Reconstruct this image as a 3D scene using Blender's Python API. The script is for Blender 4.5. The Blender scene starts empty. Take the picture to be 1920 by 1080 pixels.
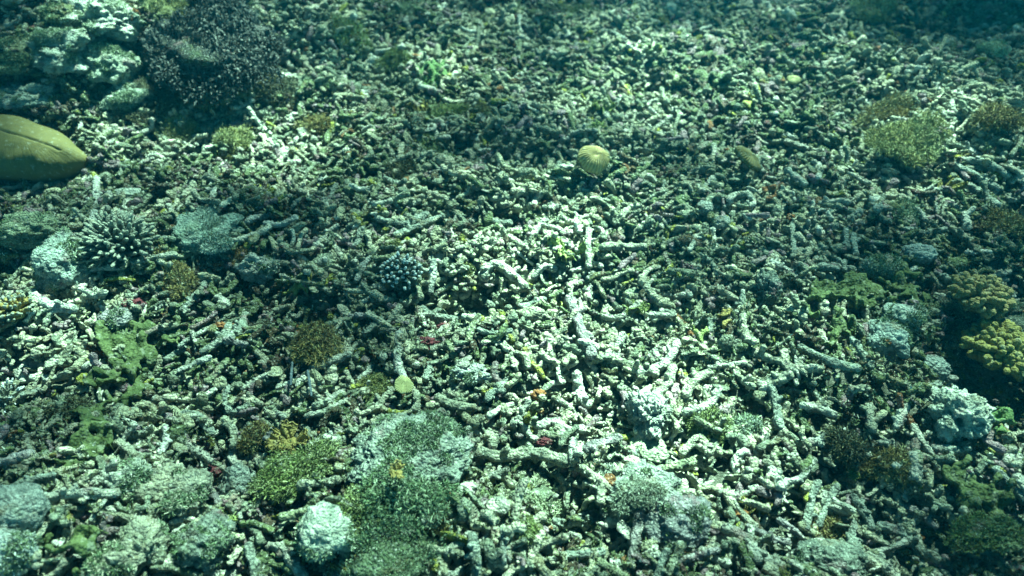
import bpy, bmesh, math, random
import numpy as np
from mathutils import Vector, Matrix

R = math.radians
SC = bpy.context.scene
COL = SC.collection
rng = np.random.default_rng(11)
random.seed(5)

# ------------------------------------------------------------------ camera
PITCH, HFOV, CAM_H = 42.0, 72.0, 1.0
cam_d = bpy.data.cameras.new('camera')
cam_d.angle = R(HFOV)
cam_d.clip_start, cam_d.clip_end = 0.02, 200
cam_d.dof.use_dof = True
cam_d.dof.focus_distance = 1.32
cam_d.dof.aperture_fstop = 2.8
cam = bpy.data.objects.new('camera', cam_d)
COL.objects.link(cam)
cam.location = (0, 0, CAM_H)
cam.rotation_euler = (R(90 - PITCH), 0, 0)
SC.camera = cam

# ------------------------------------------------------------------ light
SUN_DIR = Vector((0.28, 0.49, 0.82)).normalized()
world = bpy.data.worlds.new('World')
SC.world = world
world.use_nodes = True
wn, wl = world.node_tree.nodes, world.node_tree.links
wn.clear()
sky = wn.new('ShaderNodeTexSky')
sky.sky_type = 'NISHITA'
sky.sun_disc = False
sky.sun_elevation = math.asin(SUN_DIR.z)
sky.sun_rotation = math.atan2(SUN_DIR.x, SUN_DIR.y)
bg = wn.new('ShaderNodeBackground')
bg.inputs['Strength'].default_value = 0.05
wo = wn.new('ShaderNodeOutputWorld')
tint = wn.new('ShaderNodeMix')          # skylight already filtered by sea water
tint.data_type, tint.blend_type = 'RGBA', 'MULTIPLY'
tint.inputs[0].default_value = 1.0
tint.inputs[7].default_value = (0.20, 0.88, 1.0, 1)
wl.new(sky.outputs['Color'], tint.inputs[6])
wl.new(tint.outputs[2], bg.inputs['Color'])
wl.new(bg.outputs['Background'], wo.inputs['Surface'])

sun_d = bpy.data.lights.new('sun', 'SUN')
sun_d.energy = 5.0
sun_d.angle = R(2.0)
sun_d.color = (1.0, 0.93, 0.82)
sun = bpy.data.objects.new('sun', sun_d)
sun.rotation_euler = SUN_DIR.to_track_quat('Z', 'Y').to_euler()
sun.location = (2, 4, 8)
COL.objects.link(sun)

SC.view_settings.view_transform = 'Standard'
SC.view_settings.look = 'None'
SC.view_settings.gamma = 1.0
SC.view_settings.exposure = 3.5
SC.cycles.max_bounces = 6
SC.cycles.diffuse_bounces = 3
SC.cycles.volume_bounces = 1
SC.cycles.transparent_max_bounces = 8

# ------------------------------------------------------------------ noise
def _h(ix, iy, iz, seed):
    h = (ix * 73856093) ^ (iy * 19349663) ^ (iz * 83492791) ^ (seed * 2654435)
    h = h & 0xffffffff
    h = ((h ^ (h >> 15)) * 2246822519) & 0xffffffff
    h = ((h ^ (h >> 13)) * 3266489917) & 0xffffffff
    h = h ^ (h >> 16)
    return (h & 0xffff) / 32767.5 - 1.0

def vnoise(p, seed=0):
    p = np.asarray(p, float)
    i = np.floor(p).astype(np.int64)
    f = p - i
    u = f * f * f * (f * (f * 6 - 15) + 10)
    out = 0
    for a in (0, 1):
        wa = u[:, 0] if a else 1 - u[:, 0]
        for b in (0, 1):
            wb = u[:, 1] if b else 1 - u[:, 1]
            for c in (0, 1):
                wc = u[:, 2] if c else 1 - u[:, 2]
                out = out + wa * wb * wc * _h(i[:, 0] + a, i[:, 1] + b, i[:, 2] + c, seed)
    return out

def fbm(p, seed=0, octaves=3, gain=0.5):
    s, a, q = 0, 1.0, np.asarray(p, float)
    for k in range(octaves):
        s = s + a * vnoise(q, seed + 17 * k)
        q = q * 2.03 + 5.1
        a *= gain
    return s

# ------------------------------------------------------------------ pixels of the 1920 wide photograph to rays
FPX = 960 / math.tan(R(HFOV / 2))
cp, sp = math.cos(R(PITCH)), math.sin(R(PITCH))

def ray(px, py):
    x, y = (px - 960) / FPX, (540 - py) / FPX
    d = np.array([x, cp + y * sp, -sp + y * cp])
    return d                                   # unit depth along the axis

def plane_pt(px, py):
    d = ray(px, py)
    t = CAM_H / -d[2]
    return d[0] * t, d[1] * t

# mounds and hollows of the sea bed: photo spot, half widths (m), height (m)
BUMPS = [(*plane_pt(330, 60), 0.75, 0.55, 0.20), (*plane_pt(100, 80), 0.8, 0.5, 0.16),
         (*plane_pt(60, 940), 0.22, 0.22, 0.05), (*plane_pt(750, 880), 0.17, 0.14, 0.05),
         (*plane_pt(1760, 600), 0.16, 0.14, 0.03), (*plane_pt(1870, 700), 0.16, 0.10, -0.10),
         (*plane_pt(1650, 200), 0.6, 0.5, 0.06), (*plane_pt(1850, 60), 0.7, 0.5, 0.10),
         (*plane_pt(1000, 300), 0.13, 0.09, -0.09), (*plane_pt(860, 270), 0.12, 0.07, -0.06),
         (*plane_pt(880, 560), 0.07, 0.06, -0.09), (*plane_pt(590, 575), 0.06, 0.05, -0.08),
         (*plane_pt(200, 480), 0.3, 0.2, 0.05), (*plane_pt(430, 900), 0.09, 0.05, -0.04),
         (*plane_pt(1680, 1000), 0.12, 0.1, -0.05), (*plane_pt(1050, 960), 0.03, 0.10, -0.05),
         (*plane_pt(1700, 90), 0.25, 0.12, -0.08), (*plane_pt(960, 20), 0.3, 0.12, -0.06)]

def T(x, y):
    x, y = np.atleast_1d(np.asarray(x, float)), np.atleast_1d(np.asarray(y, float))
    z = np.zeros_like(x)
    for bx, by, rx, ry, h in BUMPS:
        z = z + h * np.exp(-((x - bx) / rx) ** 2 - ((y - by) / ry) ** 2)
    p = np.stack([x, y, np.zeros_like(x)], 1)
    z = z + 0.034 * vnoise(p * 3.1, 3) + 0.028 * vnoise(p * 7.3, 4) + 0.018 * vnoise(p * 14.0, 9)
    return z

_TS = np.arange(0.4, 7.0, 0.004)
def at(px, py, dz=0.0):
    d = ray(px, py)
    P = np.array([0, 0, CAM_H]) + _TS[:, None] * d
    below = P[:, 2] < T(P[:, 0], P[:, 1]) + dz
    k = int(np.argmax(below))
    return P[k]

def mpp(P):                                     # metres per photo pixel at a point
    d = P - np.array([0, 0, CAM_H])
    return (d[1] * cp - d[2] * sp) / FPX

def project(P):
    P = np.atleast_2d(P)
    d = P - np.array([0, 0, CAM_H])
    dep = d[:, 1] * cp - d[:, 2] * sp
    up = d[:, 1] * sp + d[:, 2] * cp
    return 960 + FPX * d[:, 0] / dep, 540 - FPX * up / dep, dep

# ------------------------------------------------------------------ object helpers
def tag(o, label=None, cat=None, group=None, kind=None):
    if label: o['label'] = label
    if cat: o['category'] = cat
    if group: o['group'] = group
    if kind: o['kind'] = kind
    return o

def empty(name, loc, rot=(0, 0, 0)):
    o = bpy.data.objects.new(name, None)
    o.empty_display_size = 0.02
    o.location = loc
    o.rotation_euler = rot
    COL.objects.link(o)
    return o

def mesh_data(name, V, F, mat, tint=None, smooth=True):
    """V (n,3); F list of int arrays (m,3) or (m,4)"""
    me = bpy.data.meshes.new(name)
    F = [f for f in F if len(f)]
    nl = sum(f.size for f in F)
    npoly = sum(len(f) for f in F)
    me.vertices.add(len(V))
    me.vertices.foreach_set('co', np.ascontiguousarray(V, np.float32).ravel())
    me.loops.add(nl)
    me.loops.foreach_set('vertex_index', np.concatenate([f.ravel() for f in F]).astype(np.int32))
    tot = np.concatenate([np.full(len(f), f.shape[1], np.int32) for f in F])
    start = np.concatenate([[0], np.cumsum(tot)[:-1]]).astype(np.int32)
    me.polygons.add(npoly)
    me.polygons.foreach_set('loop_start', start)
    me.polygons.foreach_set('loop_total', tot)
    me.update(calc_edges=True)
    me.polygons.foreach_set('use_smooth', np.full(npoly, smooth))
    if tint is not None:
        a = me.color_attributes.new('tint', 'FLOAT_COLOR', 'POINT')
        c = np.ones((len(V), 4), np.float32)
        c[:, :3] = tint
        a.data.foreach_set('color', c.ravel())
    me.materials.append(mat)
    return me

def obj(name, V, F, mat, parent=None, tint=None, smooth=True, loc=None):
    o = bpy.data.objects.new(name, mesh_data(name, V, F, mat, tint, smooth))
    COL.objects.link(o)
    if parent: o.parent = parent
    if loc is not None: o.location = loc
    return o

class Geo:
    def __init__(s): s.V, s.F, s.C, s.n = [], [], [], 0
    def add(s, V, F, c=None):
        s.V.append(V)
        for f in F: s.F.append(f + s.n)
        if c is not None: s.C.append(np.broadcast_to(np.asarray(c, float), (len(V), 3)))
        s.n += len(V)
    def get(s):
        tri = [f for f in s.F if f.shape[1] == 3]
        quad = [f for f in s.F if f.shape[1] == 4]
        F = []
        if tri: F.append(np.concatenate(tri))
        if quad: F.append(np.concatenate(quad))
        return np.concatenate(s.V), F, (np.concatenate(s.C) if s.C else None)

# ------------------------------------------------------------------ materials
class NT:
    def __init__(s, name):
        s.m = bpy.data.materials.new(name)
        s.m.use_nodes = True
        s.t = s.m.node_tree
        s.t.nodes.clear()
        s.out = s.t.nodes.new('ShaderNodeOutputMaterial')
    def n(s, typ, **kw):
        nd = s.t.nodes.new(typ)
        for k, v in kw.items(): setattr(nd, k, v)
        return nd
    def l(s, a, b): s.t.links.new(a, b)
    def noise(s, vec, scale, detail=3, rough=0.55):
        nd = s.n('ShaderNodeTexNoise')
        nd.inputs['Scale'].default_value = scale
        nd.inputs['Detail'].default_value = detail
        nd.inputs['Roughness'].default_value = rough
        s.l(vec, nd.inputs['Vector'])
        return nd.outputs['Fac']
    def vor(s, vec, scale, feature='F1'):
        nd = s.n('ShaderNodeTexVoronoi', feature=feature)
        nd.inputs['Scale'].default_value = scale
        s.l(vec, nd.inputs['Vector'])
        return nd.outputs['Distance']
    def ramp(s, fac, lo, hi, a=0.0, b=1.0):
        nd = s.n('ShaderNodeMapRange')
        nd.interpolation_type = 'SMOOTHSTEP'
        for k, v in (('From Min', lo), ('From Max', hi), ('To Min', a), ('To Max', b)):
            nd.inputs[k].default_value = v
        s.l(fac, nd.inputs['Value'])
        return nd.outputs['Result']
    def mix(s, fac, a, b, mode='MIX'):
        nd = s.n('ShaderNodeMix', data_type='RGBA', blend_type=mode)
        for sock, v in ((nd.inputs[0], fac), (nd.inputs[6], a), (nd.inputs[7], b)):
            if isinstance(v, (int, float)): sock.default_value = v
            elif isinstance(v, tuple): sock.default_value = (*v, 1)
            else: s.l(v, sock)
        return nd.outputs[2]
    def math(s, op, a, b=None):
        nd = s.n('ShaderNodeMath', operation=op)
        for sock, v in ((nd.inputs[0], a), (nd.inputs[1], b)):
            if v is None: continue
            if isinstance(v, (int, float)): sock.default_value = v
            else: s.l(v, sock)
        return nd.outputs[0]
    def finish(s, color, height=None, dist=0.003, strength=0.7, rough=0.85, spec=0.25, trans=0.0):
        b = s.n('ShaderNodeBsdfPrincipled')
        b.inputs['Roughness'].default_value = rough
        b.inputs['Specular IOR Level'].default_value = spec
        if isinstance(color, tuple): b.inputs['Base Color'].default_value = (*color, 1)
        else: s.l(color, b.inputs['Base Color'])
        if height is not None:
            bp = s.n('ShaderNodeBump')
            bp.inputs['Strength'].default_value = strength
            bp.inputs['Distance'].default_value = dist
            s.l(height, bp.inputs['Height'])
            s.l(bp.outputs['Normal'], b.inputs['Normal'])
        s.l(b.outputs['BSDF'], s.out.inputs['Surface'])
        return s.m

def coral_mat(name, source, moss=0.5, pale=1.0, pink=0.3):
    """encrusted dead coral: own tint, growths of turf, pale lime crust, pinkish algae crust"""
    m = NT(name)
    geo = m.n('ShaderNodeNewGeometry')
    pos = geo.outputs['Position']
    if source == 'attribute':
        a = m.n('ShaderNodeAttribute', attribute_name='tint'); base = a.outputs['Color']
    elif source == 'object':
        base = m.n('ShaderNodeObjectInfo').outputs['Color']
    else:
        base = source
    n1 = m.noise(pos, 55, 4, 0.65)
    c = m.mix(1.0, base, m.mix(m.ramp(n1, 0.3, 0.7), (0.38, 0.42, 0.40), (1.35, 1.35, 1.25)), 'MULTIPLY')
    c = m.mix(m.math('MULTIPLY', m.ramp(m.noise(pos, 14, 4, 0.7), 0.52, 0.66), moss), c, (0.045, 0.062, 0.028))
    c = m.mix(m.math('MULTIPLY', m.ramp(m.noise(pos, 23, 3), 0.60, 0.70), pink), c, (0.26, 0.09, 0.12))
    off = m.n('ShaderNodeVectorMath', operation='ADD'); off.inputs[1].default_value = (7.3, 2.1, 4.4)
    m.l(pos, off.inputs[0])
    c = m.mix(m.math('MULTIPLY', m.ramp(m.noise(off.outputs[0], 19, 4, 0.7), 0.55, 0.68), 0.5), c, (0.15, 0.11, 0.045))
    c = m.mix(m.math('MULTIPLY', m.ramp(m.noise(off.outputs[0], 9, 4, 0.7), 0.55, 0.70), 0.45), c, (0.10, 0.15, 0.06))
    sp_ = m.ramp(m.noise(pos, 190, 3, 0.7), 0.55, 0.68)
    c = m.mix(m.math('MULTIPLY', sp_, 0.65 * pale), c, (0.66, 0.68, 0.58))
    dk = m.ramp(m.noise(pos, 110, 4, 0.7), 0.55, 0.68)
    c = m.mix(m.math('MULTIPLY', dk, 0.6), c, (0.035, 0.048, 0.030))
    v = m.vor(pos, 190)
    hgt = m.math('ADD', m.math('MULTIPLY', v, -0.8), m.math('MULTIPLY', m.noise(pos, 120, 4, 0.7), 1.6))
    return m.finish(c, hgt, 0.011, 1.0, 0.9, 0.15)

M = {}
M['rubble'] = coral_mat('encrusted_rubble', 'attribute', 0.55, 0.9, 0.35)
M['stick'] = coral_mat('encrusted_stick', 'object', 0.60, 0.9, 0.35)
M['rock'] = coral_mat('encrusted_rock', 'object', 0.35, 0.8, 0.35)

def leaf_mat(name, rough=0.7):
    m = NT(name)
    a = m.n('ShaderNodeAttribute', attribute_name='tint')
    pos = m.n('ShaderNodeNewGeometry').outputs['Position']
    c = m.mix(1.0, a.outputs['Color'], m.mix(m.noise(pos, 60, 3), (0.6, 0.6, 0.6), (1.45, 1.4, 1.3)), 'MULTIPLY')
    return m.finish(c, None, rough=rough, spec=0.2)
M['algae'] = leaf_mat('algae')

def living_mat(name, col_a, col_b, scale=90, bump=0.003, silt=0.4):
    m = NT(name)
    pos = m.n('ShaderNodeNewGeometry').outputs['Position']
    c = m.mix(m.ramp(m.noise(pos, 30, 4, 0.65), 0.32, 0.68), col_a, col_b)
    v = m.vor(pos, scale * 2)
    c = m.mix(m.math('MULTIPLY', m.ramp(m.noise(pos, 150, 3, 0.7), 0.5, 0.62), 0.55), c, tuple(0.45 * x for x in col_a))
    c = m.mix(m.ramp(v, 0.0, 0.35, 0.5, 0.0), c, tuple(min(1, 1.7 * x + 0.02) for x in col_b))
    c = m.mix(m.math('MULTIPLY', m.ramp(m.noise(pos, 48, 4, 0.7), 0.54, 0.66), silt), c, (0.26, 0.28, 0.21))
    hgt = m.math('ADD', m.math('MULTIPLY', v, -0.9), m.noise(pos, scale, 4, 0.65))
    return m.finish(c, hgt, bump, 0.9, 0.8, 0.2)
M['green_plate'] = living_mat('green_plate', (0.042, 0.064, 0.019), (0.088, 0.115, 0.040))
M['bright_plate'] = living_mat('bright_plate', (0.05, 0.10, 0.03), (0.10, 0.165, 0.055))
M['olive'] = living_mat('olive_tissue', (0.095, 0.105, 0.024), (0.16, 0.165, 0.045), 160, 0.0015)
def ribbed_mat(name, col):
    m = NT(name)
    a = m.n('ShaderNodeAttribute', attribute_name='tint')
    pos = m.n('ShaderNodeNewGeometry').outputs['Position']
    c = m.mix(1.0, a.outputs['Color'], col, 'MULTIPLY')
    c = m.mix(1.0, c, m.mix(m.noise(pos, 40, 5, 0.7), (0.45, 0.45, 0.45), (1.45, 1.4, 1.4)), 'MULTIPLY')
    c = m.mix(m.ramp(m.noise(pos, 90, 5, 0.75), 0.56, 0.67, 0, 0.55), c, (0.30, 0.32, 0.25))
    return m.finish(c, m.noise(pos, 300, 3), 0.0012, 0.8, 0.75, 0.2)
M['olive_disc'] = ribbed_mat('olive_disc', (0.125, 0.112, 0.036))
M['mushroom'] = ribbed_mat('mushroom_disc', (0.28, 0.235, 0.095))
M['pale_mushroom'] = ribbed_mat('pale_mushroom_disc', (0.33, 0.34, 0.15))
M['old_mushroom'] = living_mat('mushroom_tissue', (0.33, 0.32, 0.085), (0.45, 0.43, 0.14), 220, 0.001)
M['old_pale_mushroom'] = living_mat('pale_mushroom_tissue', (0.42, 0.46, 0.20), (0.56, 0.60, 0.30), 220, 0.001)
M['groove'] = living_mat('groove_tissue', (0.030, 0.030, 0.012), (0.05, 0.05, 0.02), 220, 0.001)
M['yellow_coral'] = living_mat('yellow_coral', (0.14, 0.125, 0.03), (0.25, 0.225, 0.065), 130)
M['brown_coral'] = living_mat('brown_coral', (0.12, 0.10, 0.035), (0.24, 0.20, 0.08), 130)
M['lime_coral'] = living_mat('lime_coral', (0.13, 0.165, 0.045), (0.22, 0.265, 0.085), 130)
M['mustard_coral'] = living_mat('mustard_coral', (0.18, 0.14, 0.04), (0.28, 0.22, 0.07), 130)
M['orange_sponge'] = living_mat('orange_sponge', (0.15, 0.065, 0.02), (0.26, 0.11, 0.035), 130)
M['red_sponge'] = living_mat('red_sponge', (0.055, 0.012, 0.015), (0.14, 0.03, 0.035), 130)
M['pale_branch'] = living_mat('pale_branch', (0.14, 0.155, 0.115), (0.24, 0.26, 0.20), 160)
M['dark_branch'] = living_mat('dark_branch', (0.035, 0.055, 0.04), (0.08, 0.11, 0.085), 160)
M['branch_tip'] = living_mat('branch_tip', (0.45, 0.50, 0.46), (0.62, 0.67, 0.62), 160)
M['grey_branch'] = living_mat('grey_branch', (0.06, 0.075, 0.06), (0.12, 0.14, 0.11), 160)
M['blue_blade'] = living_mat('blue_blade', (0.04, 0.06, 0.07), (0.09, 0.12, 0.13), 160)

# ------------------------------------------------------------------ sea bed, added light gobo overhead
def ground():
    def axis(lo, hi, a, b, fine, coarse):
        return np.concatenate([np.arange(lo, a, coarse), np.arange(a, b, fine), np.arange(b, hi + 1e-6, coarse)])
    xs = axis(-9, 9, -2.6, 2.6, 0.016, 0.2)
    ys = axis(-3, 13, 0.2, 3.6, 0.016, 0.2)
    X, Y = np.meshgrid(xs, ys)
    x, y = X.ravel(), Y.ravel()
    p = np.stack([x, y, 0 * x], 1)
    z = T(x, y) - 0.030 + 0.013 * fbm(p * 34, 40, 3)
    i = np.arange(len(x)).reshape(X.shape)
    F = np.stack([i[:-1, :-1], i[:-1, 1:], i[1:, 1:], i[1:, :-1]], -1).reshape(-1, 4)
    m = NT('seabed_grit')
    pos = m.n('ShaderNodeNewGeometry').outputs['Position']
    c = m.mix(m.ramp(m.noise(pos, 26, 5, 0.7), 0.35, 0.65), (0.05, 0.06, 0.04), (0.20, 0.20, 0.15))
    c = m.mix(m.ramp(m.noise(pos, 170, 3, 0.7), 0.55, 0.68), c, (0.34, 0.34, 0.27))
    mat = m.finish(c, m.noise(pos, 110, 5, 0.7), 0.02, 1.0, 0.95, 0.1)
    tag(obj('seabed', np.stack([x, y, z], 1), [F], mat), kind='structure')
ground()

GOBO_Z = 2.6  # height of the unseen sheet added to shape the sunlight
def sea_light_gobo():
    """unseen gobo sheet added overhead: placed spots shape sunlight, teal tint takes out red"""
    n = 60
    g = np.linspace(-14, 14, n)
    X, Y = np.meshgrid(g, g + 3)
    x, y = X.ravel(), Y.ravel()
    z = GOBO_Z + 0.03 * fbm(np.stack([x, y, 0 * x], 1) * 0.9, 70, 3)
    i = np.arange(n * n).reshape(n, n)
    F = np.stack([i[:-1, :-1], i[:-1, 1:], i[1:, 1:], i[1:, :-1]], -1).reshape(-1, 4)
    m = NT('sea_light_gobo')
    pos = m.n('ShaderNodeNewGeometry').outputs['Position']
    def spot(px, py, rx, ry, gain):
        P = at(px, py)
        k = (GOBO_Z - P[2]) / SUN_DIR.z
        mp = m.n('ShaderNodeMapping', vector_type='TEXTURE')
        mp.inputs['Location'].default_value = (P[0] + SUN_DIR.x * k, P[1] + SUN_DIR.y * k, GOBO_Z)
        mp.inputs['Scale'].default_value = (rx, ry, 4)
        m.l(pos, mp.inputs['Vector'])
        gr = m.n('ShaderNodeTexGradient', gradient_type='QUADRATIC_SPHERE')
        m.l(mp.outputs['Vector'], gr.inputs['Vector'])
        return m.math('MULTIPLY', gr.outputs['Fac'], gain)
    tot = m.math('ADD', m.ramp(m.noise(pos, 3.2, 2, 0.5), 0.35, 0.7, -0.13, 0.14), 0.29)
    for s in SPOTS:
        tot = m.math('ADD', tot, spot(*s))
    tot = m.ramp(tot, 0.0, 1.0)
    # fine noise in how much sun the gobo lets through
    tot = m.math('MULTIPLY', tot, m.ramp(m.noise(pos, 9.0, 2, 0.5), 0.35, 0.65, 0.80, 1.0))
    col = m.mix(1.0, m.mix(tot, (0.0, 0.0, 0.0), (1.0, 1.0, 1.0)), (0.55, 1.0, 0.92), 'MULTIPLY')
    tr = m.n('ShaderNodeBsdfTransparent')
    m.l(col, tr.inputs['Color'])
    gl = m.n('ShaderNodeBsdfGlossy')
    gl.inputs['Roughness'].default_value = 0.05
    gl.inputs['Color'].default_value = (0.5, 0.8, 0.75, 1)
    ms = m.n('ShaderNodeMixShader')
    ms.inputs[0].default_value = 0.06
    m.l(tr.outputs['BSDF'], ms.inputs[1])
    m.l(gl.outputs['BSDF'], ms.inputs[2])
    m.l(ms.outputs['Shader'], m.out.inputs['Surface'])
    tag(obj('sea_light_gobo', np.stack([x, y, z], 1), [F], m.m), kind='structure')
SPOTS = [(1130, 760, 0.70, 0.60, 0.42), (1020, 450, 0.45, 0.45, 0.80), (1270, 150, 0.75, 0.60, 1.00),  # pools of light and dim zones placed by hand in the gobo
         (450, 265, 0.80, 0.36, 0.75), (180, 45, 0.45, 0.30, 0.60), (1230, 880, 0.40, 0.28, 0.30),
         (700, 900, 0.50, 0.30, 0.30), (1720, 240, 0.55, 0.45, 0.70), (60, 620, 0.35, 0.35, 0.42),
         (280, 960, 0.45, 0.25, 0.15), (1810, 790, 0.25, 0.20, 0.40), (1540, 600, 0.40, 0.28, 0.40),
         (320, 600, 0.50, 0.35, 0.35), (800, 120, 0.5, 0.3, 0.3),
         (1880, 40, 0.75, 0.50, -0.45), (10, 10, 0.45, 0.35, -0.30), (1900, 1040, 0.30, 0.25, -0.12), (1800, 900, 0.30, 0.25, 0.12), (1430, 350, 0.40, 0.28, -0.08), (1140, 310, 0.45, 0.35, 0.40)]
sea_light_gobo()

# ------------------------------------------------------------------ shapes
def frame_of(t):
    a = np.array([0, 0, 1.0]) if abs(t[2]) < 0.9 else np.array([1.0, 0, 0])
    u = np.cross(a, t); u /= np.linalg.norm(u)
    return u, np.cross(t, u)

def tube(P, r, sides=8, rings=10, lump=0.18, freq=1.4, seed=0, ends=(1, 1)):
    """round ended knobbly tube along the control points P with radii r"""
    P, r = np.asarray(P, float), np.asarray(r, float)
    s = np.linspace(0, len(P) - 1, rings)
    # smooth the polyline
    k = np.clip(s.astype(int), 0, len(P) - 2)
    f = (s - k)[:, None]
    p0, p1, p2, p3 = P[np.maximum(k - 1, 0)], P[k], P[k + 1], P[np.minimum(k + 2, len(P) - 1)]
    C = 0.5 * (2 * p1 + (p2 - p0) * f + (2 * p0 - 5 * p1 + 4 * p2 - p3) * f ** 2 + (3 * p1 - p0 - 3 * p2 + p3) * f ** 3)
    rr = np.interp(s, np.arange(len(r)), r)
    tang = np.gradient(C, axis=0)
    tang /= np.linalg.norm(tang, axis=1)[:, None] + 1e-9
    # rounded ends
    C2, R2, T2 = [C], [rr], [tang]
    if ends[0]:
        C2.insert(0, (C[0] - tang[0] * rr[0] * 0.55)[None]); R2.insert(0, np.array([rr[0] * 0.72])); T2.insert(0, tang[:1])
    if ends[1]:
        C2.append((C[-1] + tang[-1] * rr[-1] * 0.55)[None]); R2.append(np.array([rr[-1] * 0.72])); T2.append(tang[-1:])
    C, rr, tang = np.concatenate(C2), np.concatenate(R2), np.concatenate(T2)
    n = len(C)
    u, v = frame_of(tang[0])
    th = np.linspace(0, 2 * np.pi, sides, endpoint=False)
    V = np.zeros((n, sides, 3))
    for i in range(n):
        u = u - tang[i] * np.dot(u, tang[i]); u /= np.linalg.norm(u)
        v = np.cross(tang[i], u)
        V[i] = np.cos(th)[:, None] * u + np.sin(th)[:, None] * v
    nm = V.reshape(-1, 3)
    base = np.repeat(C, sides, 0)
    rad = np.repeat(rr, sides)
    q = base / np.mean(r) * 0.9 + nm * freq
    d = 1 + lump * fbm(q + seed * 7.7, seed, 2, 0.6)
    V = base + nm * (rad * d)[:, None]
    a = C[0] - tang[0] * rr[0] * 0.45
    b = C[-1] + tang[-1] * rr[-1] * 0.45
    V = np.concatenate([V, [a], [b]])
    idx = np.arange(n * sides).reshape(n, sides)
    nx = np.roll(idx, -1, 1)
    Q = np.stack([idx[:-1], nx[:-1], nx[1:], idx[1:]], -1).reshape(-1, 4)
    ia, ib = n * sides, n * sides + 1
    t1 = np.stack([np.full(sides, ia), nx[0], idx[0]], -1)
    t2 = np.stack([np.full(sides, ib), idx[-1], nx[-1]], -1)
    return V, [Q, np.concatenate([t1, t2])]

_ICO = {}
def ico(sub):
    if sub not in _ICO:
        bm = bmesh.new()
        bmesh.ops.create_icosphere(bm, subdivisions=sub, radius=1)
        V = np.array([v.co[:] for v in bm.verts])
        F = np.array([[v.index for v in f.verts] for f in bm.faces])
        bm.free()
        _ICO[sub] = (V, F)
    return _ICO[sub]

def lump(radii, seed, sub=5, amp=0.22, freq=1.6, fine=0.04, flat=0.0):
    V, F = ico(sub)
    d = 1 + amp * fbm(V * freq + seed * 3.3, seed, 3) + fine * fbm(V * freq * 6 + seed, seed + 5, 3, 0.6)
    W = V * d[:, None] * np.asarray(radii)
    return W, [F]

def rotz(V, a):
    c, s = math.cos(a), math.sin(a)
    return np.stack([V[:, 0] * c - V[:, 1] * s, V[:, 0] * s + V[:, 1] * c, V[:, 2]], 1)

# ------------------------------------------------------------------ named features
MARKS = []          # (phrase, world point) used to say where a coral fragment lies
CLEAR = []          # ellipses x, y, rx, ry where no rubble is strewn
CLEAR_POLY = []     # ground polygons the living plates cover

def boulder(px, py, rw, rh, label, colour, seed, name='boulder', cat='rock', mark=None, amp=0.22, fine=0.05,
            sink=0.42, yaw=0.0, freq=1.6, sub=5, clear=0.66, mat='rock', group=None, squash=1.0, turf=0.12, tcols=None, hole=None):
    P = at(px, py)
    m = mpp(P)
    rx, rz = rw * m, rh * m * squash * 0.85
    colour = tuple(0.82 * c for c in colour)
    ry = rh * m * 1.05
    P = at(px, py, sink * rz)
    V, F = lump((rx, ry, rz), seed, sub, amp, freq, fine)
    V = rotz(V, yaw)
    if hole:
        n = V / np.array([rx, ry, rz]); n = n / np.linalg.norm(n, axis=1)[:, None]
        u = np.array([hole[0], hole[1], hole[2]], float); u /= np.linalg.norm(u)
        V = V * (1 - 0.6 * np.exp(-(np.arccos(np.clip(n @ u, -1, 1)) / 0.17) ** 4))[:, None]
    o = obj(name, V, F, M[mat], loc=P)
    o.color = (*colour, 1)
    tag(o, label, cat, group)
    if turf and mat == 'rock':
        rg = np.random.default_rng(seed + 4000)
        tri = V[F[0]]
        nrm = np.cross(tri[:, 1] - tri[:, 0], tri[:, 2] - tri[:, 0])
        ar = np.linalg.norm(nrm, axis=1); nrm /= ar[:, None] + 1e-12
        cen = tri.mean(1)
        w = vnoise(cen * 16 + seed, seed) + 0.6 * vnoise(cen * 45, seed + 1)
        ok = ((w + 0.25) > 0.55 - 0.75 * turf) & (cen[:, 2] > -0.3 * rz)
        if ok.sum() > 20:
            area = ar[ok].sum() / 2
            n = int(min(area * 700000 * (0.6 + turf), 12000))
            ids = rg.choice(np.where(ok)[0], n, p=ar[ok] / ar[ok].sum())
            bw = rg.dirichlet((1, 1, 1), n)
            B0 = (tri[ids] * bw[:, :, None]).sum(1)
            d = nrm[ids] + rg.normal(0, 0.7, (n, 3)); d /= np.linalg.norm(d, axis=1)[:, None]
            L = rg.uniform(0.3, 1.0, n) * rg.choice([0.004, 0.008], n)
            sd = np.cross(d, rg.normal(0, 1, (n, 3))); sd /= np.linalg.norm(sd, axis=1)[:, None] + 1e-9
            w_ = rg.uniform(0.0004, 0.0010, n)[:, None]
            tip = B0 + d * L[:, None]
            TV = np.stack([B0 + sd * w_, B0 - sd * w_, tip - sd * w_ * .5, tip + sd * w_ * .5], 1).reshape(-1, 3)
            pal = np.array(tcols or MOSS + [tuple(1.15 * c for c in colour)])
            zone = vnoise(B0 * 22, seed + 9)
            k = np.where(rg.random(n) < 0.5, ((zone * .5 + .5) * len(pal)).astype(int) % len(pal), rg.integers(0, len(pal), n))
            TC = np.repeat(pal[k] * rg.uniform(0.7, 1.3, (n, 1)), 4, 0)
            obj('turf', TV, [np.arange(4 * n).reshape(n, 4)], M['algae'], o, TC, smooth=False)
    if clear: CLEAR.append((P[0], P[1], rx * clear, ry * clear))
    if mark: MARKS.append((mark, P))
    return o

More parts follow.
